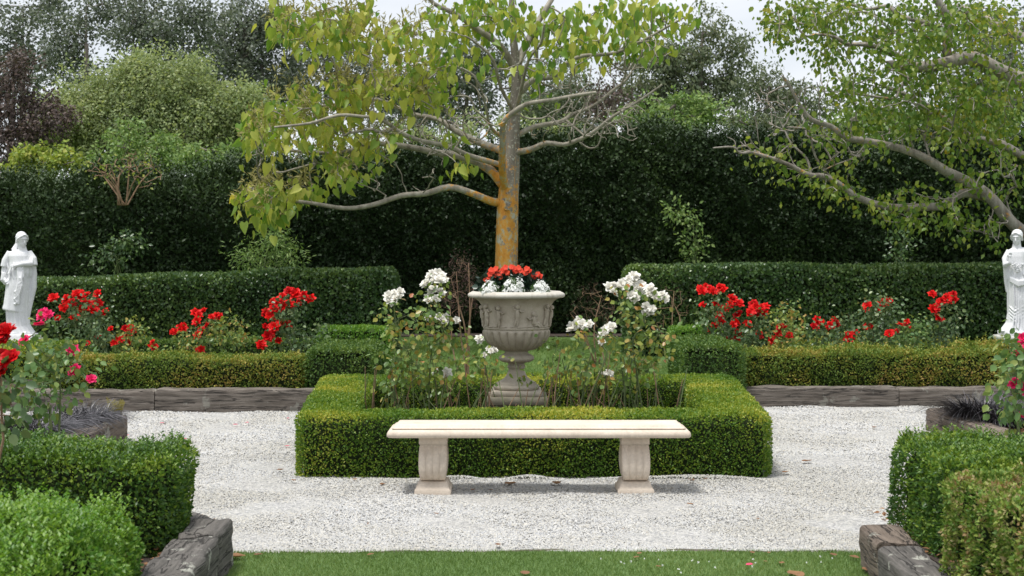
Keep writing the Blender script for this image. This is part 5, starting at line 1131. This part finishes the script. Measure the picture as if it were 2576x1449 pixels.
def hand(mb, w, d, s_=.055, curl=.5):
    """palm with five fingers"""
    w = np.array(w); d = unit(np.array(d, float)); sd = unit(np.cross(d, [0, -1., .2])); nn = np.cross(sd, d)
    tube(mb, [w, w + d * s_ * .7], [.022, .024], 8)
    for i, l in enumerate((.8, 1.0, .95, .75)):
        b = w + d * s_ * .7 + sd * (i - 1.5) * .0125; tube(mb, [b, b + d * .028 * l, b + d * .045 * l + nn * .02 * curl], [.0085, .0075, .006], 6)
    b = w + d * s_ * .2 - sd * .022; tube(mb, [b, b + d * .02 - sd * .016, b + d * .04 - sd * .014], [.009, .008, .006], 6)
def head(mb, hb, c, yaw, nod=.1, seed=0):
    """head ellipsoid with brow, nose, lips, chin; hair goes in its own mesh"""
    R = Matrix.Rotation(yaw, 3, 'Z') @ Matrix.Rotation(nod, 3, 'X')
    def q_(x, y, z): return np.array(c) + np.array(R @ Vector((x, y, z)))
    def rb(m_, p, r_, seg=14):
        t_ = MB(); ball(t_, (0, 0, 0), r_, seg=seg)
        for v_, (f, mt, rn) in zip(t_.v, t_.f): m_.add(np.array([np.array(R @ Vector(a)) for a in v_]) + q_(*p), f - f.min() if False else f - (t_.v[0].shape[0] if f.min() >= t_.v[0].shape[0] else 0), 0)
    rb(mb, (0, 0, .01), (.066, .080, .092)); rb(mb, (0, -.03, -.045), (.052, .05, .055))       # skull, jaw
    rb(mb, (0, -.068, -.078), (.02, .016, .016), 8)                                          # chin
    tube(mb, [q_(0, -.074, .022), q_(0, -.090, -.012), q_(0, -.096, -.022), q_(0, -.078, -.03)], [.008, .011, .014, .008], 8)  # nose
    tube(mb, [q_(-.045, -.062, .028), q_(-.02, -.076, .034), q_(0, -.078, .028), q_(.02, -.076, .034), q_(.045, -.062, .028)], .009, 7)  # brow
    tube(mb, [q_(-.02, -.076, -.050), q_(0, -.084, -.048), q_(.02, -.076, -.050)], [.005, .0085, .005], 7); tube(mb, [q_(-.016, -.074, -.060), q_(0, -.081, -.061), q_(.016, -.074, -.060)], [.004, .007, .004], 7)
    for s_ in (-1, 1): rb(mb, (s_ * .026, -.066, .010), (.012, .010, .008), 8); rb(mb, (s_ * .064, -.002, -.005), (.008, .016, .022), 8)
    tube(mb, [q_(0, .012, -.05), np.array(c) + [0, .015, -.17]], [.05, .066], 14)           # neck
    rb(hb, (0, .036, .030), (.080, .080, .084), 16); rb(hb, (0, .055, -.02), (.070, .05, .05), 14)                                            # hair cap
    for k in range(7):
        for s_ in (-1, 1):
            a = k / 6; tube(hb, [q_(s_ * .004, -.066 + .02 * a, .088 - a * .02), q_(s_ * (.045 + .008 * a), -.060 + .045 * a, .062 - .01 * k), q_(s_ * .076, -.02 + .03 * a, .02 - .008 * k), q_(s_ * .066, .04 + .012 * a, -.02 - .006 * k)], [.010, .013, .012, .010], 7)
    rb(hb, (0, .088, -.005), (.042, .036, .04), 12)
    return q_
def statue_left():
    Y = 20.0; cx_ = X_(48, Y); zb = .43
    o = thing("garden_statue", (cx_, Y, zb - .06), "white statue of a robed woman with one arm across her chest, left edge", "statue", "white stone statues"); b = np.array([cx_ - .005, Y, zb])
    mb = MB(); hb = MB(); rb_ = MB()
    def q_(x, y, z): return b + np.array([x, y, z])
    # body continuous: torso, head, neck, arms, feet
    S_ = [(.03, .01, .14, .12), (.3, -.02, .13, .12), (.6, -.02, .15, .13), (.78, -.01, .15, .12), (.9, .01, .125, .10), (1.02, .02, .13, .105), (1.10, .015, .15, .10), (1.155, .01, .145, .08), (1.185, .015, .08, .06)]
    loft(mb, [ell_ring(b[2] + z, b[0] + x, Y, rx, ry, 32) for z, x, rx, ry in S_])
    head(mb, hb, q_(.055, -.02, 1.325), .75, .22)
    tube(mb, [q_(-.125, 0, 1.13), q_(-.185, .0, 1.0), q_(-.20, -.02, .86), q_(-.155, -.09, .745)], [.055, .048, .04, .028], 12); hand(mb, q_(-.155, -.09, .745), (.5, -.3, -.35))
    tube(mb, [q_(.14, 0, 1.13), q_(.19, -.02, 1.06), q_(.195, -.07, .99), q_(.09, -.13, .985), q_(.02, -.145, .965)], [.055, .052, .05, .036, .024], 12); hand(mb, q_(.02, -.145, .965), (-1, -.1, -.15))
    for sx in (-.07, .09): tube(mb, [q_(sx, -.02, .03), q_(sx + .04, -.13, .02), q_(sx + .05, -.17, .012)], [.04, .03, .016], 10)
    remesh(mb, "figure", o, M['marble'], .008, 1)
    # robe: long pleated skirt, over tunic with hem, mantle and sleeve drapery
    rg = np.random.default_rng(2); R = []
    for z, x, rx, ry, fo in ((.005, .03, .205, .16, .05), (.04, .02, .19, .155, .06), (.12, .0, .155, .14, .07), (.25, -.015, .15, .135, .06), (.4, -.02, .155, .14, .05), (.6, -.01, .16, .14, .03)): R.append(ell_ring(b[2] + z, b[0] + x, Y, rx, ry, 96, fo, 15, z * 1.5))
    loft(rb_, R); R = []
    for z, x, rx, ry, fo in ((.325, -.04, .168, .16, .03), (.345, -.045, .172, .163, .03), (.42, -.035, .166, .158, .03), (.55, -.02, .165, .15, .022), (.68, -.01, .163, .145, .015), (.8, .005, .152, .135, .02), (.88, .01, .14, .12, .03)): R.append(ell_ring(b[2] + z, b[0] + x, Y, rx, ry, 96, fo, 9, .6 + z * 2, -.02 if z < .4 else 0))
    loft(rb_, R); R = []
    for z, x, rx, ry, fo in ((.80, .01, .15, .13, .04), (.86, .015, .158, .136, .05), (.93, .02, .15, .125, .03), (1.02, .02, .15, .118, .012), (1.10, .015, .165, .11, .012), (1.15, .012, .15, .09, .015)): R.append(ell_ring(b[2] + z, b[0] + x, Y, rx, ry, 96, fo, 13, 1.2))
    loft(rb_, R)
    tube(rb_, [q_(.19, .03, 1.02), q_(.20, .05, .85), q_(.19, .05, .65), q_(.155, .04, .45), (q_(.12, .03, .2))], [.035, .04, .045, .035, .02], 10)   # mantle edge falling
    for k in range(3): tube(rb_, [q_(.03 + .03 * k, -.13 + .01 * k, .95), q_(.05 + .02 * k, -.155, .8), q_(.045 + .028 * k, -.165, .68), q_(.02 + .02 * k, -.165, .55), q_(.03 + .015 * k, -.165, .42)], [.016, .018, .02, .018, .010], 8)
    zz = [(.075, .80), (.10, .74), (.045, .70), (.075, .64), (.005, .60), (.05, .54), (.0, .50), (.035, .45), (.0, .42)]
    tube(rb_, [q_(x, -.168, z) for x, z in zz], .016, 8)
    for s_, zz in ((-1, 1.03), (1, 1.05)): tube(rb_, [q_(s_ * .12 + .01, 0, 1.15), q_(s_ * .18 + .01, -.005, zz), q_(s_ * .2 + .01, -.02, zz - .09)], [.056, .066, .062], 12)
    tube(rb_, [q_(-.17, -.03, .86), q_(-.185, -.04, .76), q_(-.15, -.05, .70)], [.058, .06, .03], 12)
    for k in range(6): a = -.12 + .045 * k; tube(rb_, [q_(a, -.105 - .02 * math.cos(a * 8), 1.0), q_(a * .9 + .01, -.135, .93), q_(a * 1.1, -.13, .84), q_(a * 1.1 + .01, -.14, .78)], [.006, .011, .012, .006], 6)
    remesh(rb_, "robe", o, M['marble'], .007, 1)
    for k in range(5): tube(hb, [q_(-.0 - .01 * k, .03, 1.36), q_(-.02 - .006 * k, .05, 1.28), q_(-.04 - .010 * k, .02, 1.2 + .004 * k), q_(-.046 - .012 * k, -.02, 1.15 + .01 * k)], [.016, .018, .015, .007], 8)
    remesh(hb, "hair", o, M['marble'], .006, 1)
    mb = MB(); box(mb, b[0] - .2, b[0] + .26, Y - .2, Y + .2, zb - .06, zb + .005, .008); mb.build("base", M['marble'], o)
    return o
def statue_right():
    Y = 20.0; cx_ = X_(2562, Y); zb = .47
    o = thing("garden_statue", (cx_, Y, zb - .06), "white statue of a woman holding a bunch of grapes, cut by the right edge", "statue", "white stone statues"); b = np.array([cx_, Y, zb])
    mb = MB(); hb = MB(); rb_ = MB()
    def q_(x, y, z): return b + np.array([x, y, z])
    S_ = [(.03, .0, .15, .12), (.3, .0, .12, .12), (.6, .0, .14, .12), (.76, 0, .145, .12), (.9, .0, .12, .10), (1.02, .0, .13, .105), (1.10, .01, .15, .10), (1.15, .01, .14, .08), (1.18, .0, .07, .06)]
    loft(mb, [ell_ring(b[2] + z, b[0] + x, Y, rx, ry, 32) for z, x, rx, ry in S_])
    head(mb, hb, q_(-.03, -.02, 1.315), -.55, .25)
    tube(mb, [q_(-.12, 0, 1.12), q_(-.19, -.02, 1.0), q_(-.205, -.06, .93), q_(-.15, -.12, .97), q_(-.165, -.12, 1.03)], [.052, .05, .046, .036, .024], 12); hand(mb, q_(-.165, -.12, 1.03), (.1, -.2, 1))
    tube(mb, [q_(.14, 0, 1.12), q_(.2, -.02, .99), q_(.19, -.06, .86), q_(.09, -.13, .80)], [.052, .048, .042, .026], 12); hand(mb, q_(.09, -.13, .80), (-1, -.2, .1))
    for sx in (-.1, .07): tube(mb, [q_(sx, -.02, .03), q_(sx - .03, -.13, .02), q_(sx - .03, -.17, .012)], [.04, .03, .016], 10)
    remesh(mb, "figure", o, M['marble'], .008, 1)
    R = []
    for z, x, rx, ry, fo in ((.005, -.03, .24, .17, .05), (.05, -.02, .20, .16, .06), (.12, .0, .165, .15, .07), (.25, .0, .145, .14, .06), (.4, .0, .15, .14, .05), (.6, .0, .155, .14, .03), (.74, .0, .165, .145, .02), (.82, .0, .15, .13, .03), (.9, 0, .135, .115, .03)): R.append(ell_ring(b[2] + z, b[0] + x, Y, rx, ry, 96, fo, 15, z * 1.2))
    loft(rb_, R); R = []
    for z, x, rx, ry, fo in ((.88, .0, .14, .12, .03), (.95, .0, .14, .115, .02), (1.05, .0, .15, .112, .012), (1.12, .01, .16, .1, .015), (1.155, .01, .13, .08, .01)): R.append(ell_ring(b[2] + z, b[0] + x, Y, rx, ry, 96, fo, 11, .4))
    loft(rb_, R)
    for k in range(4): tube(rb_, [q_(-.15, -.08, .76 - .018 * k), q_(-.05, -.15, .70 - .02 * k), q_(.05, -.155, .72 - .016 * k), q_(.12, -.11, .78 - .01 * k)], [.012, .018, .018, .012], 8)
    for k in range(8): a = -.11 + .033 * k; tube(rb_, [q_(a, -.14 + a * a * 2, .66), q_(a * .95, -.15 + a * a * 2, .45), q_(a * .9, -.148 + a * a * 2, .25), q_(a * 1.3, -.165, .04)], [.006, .011, .011, .010], 6)
    for k in range(4): tube(rb_, [q_(-.15, -.04, .36 - .05 * k), q_(-.1, -.13, .28 - .045 * k), q_(.02, -.155, .36 - .05 * k)], [.008, .014, .006], 7)
    tube(rb_, [q_(-.12, .0, 1.13), q_(-.18, -.01, 1.02), q_(-.17, .0, .9), q_(-.16, .02, .7), q_(-.15, .02, .55)], [.05, .055, .045, .035, .02], 12)
    tube(rb_, [q_(.12, .0, 1.13), q_(.2, -.01, 1.0), q_(.2, -.02, .9)], [.05, .06, .05], 12)
    remesh(rb_, "robe", o, M['marble'], .007, 1)
    remesh(hb, "hair", o, M['marble'], .006, 1)
    g = MB(); rg = np.random.default_rng(6)
    for k in range(60):
        v_ = rg.random() ** .7; w_ = .09 * (1 - v_) + .02; ball(g, q_(-.06 + rg.uniform(-1, 1) * w_, -.13 - rg.uniform(0, .02) - .01 * (1 - v_), .96 - .12 * v_ + .0), .013, seg=8)
    g.build("grapes", M['marble'], o, smooth=True)
    mb = MB(); box(mb, b[0] - .225, b[0] + .225, Y - .21, Y + .21, zb - .06, zb + .005, .008); mb.build("base", M['marble'], o)
for f_, px, zt, lb in ((statue_left, 55, .37, "square white pedestal under the left statue"), (statue_right, 2562, .41, "square white pedestal under the right statue")):
    f_(); pcx = X_(px, 20.0); pd = thing("statue_pedestal", (pcx, 20.0, 0), lb, "pedestal", "pedestals of the white statues")
    mb = MB(); box(mb, pcx - .27, pcx + .27, 19.73, 20.27, zt - .06, zt - .0015, .01); mb.build("cap", M['ped'], pd)
    mb = MB(); box(mb, pcx - .23, pcx + .23, 19.77, 20.23, .08, zt - .061); mb.build("shaft", M['ped'], pd)
    mb = MB(); box(mb, pcx - .29, pcx + .29, 19.71, 20.29, -.02, .079, .01); mb.build("plinth_course", M['ped'], pd)
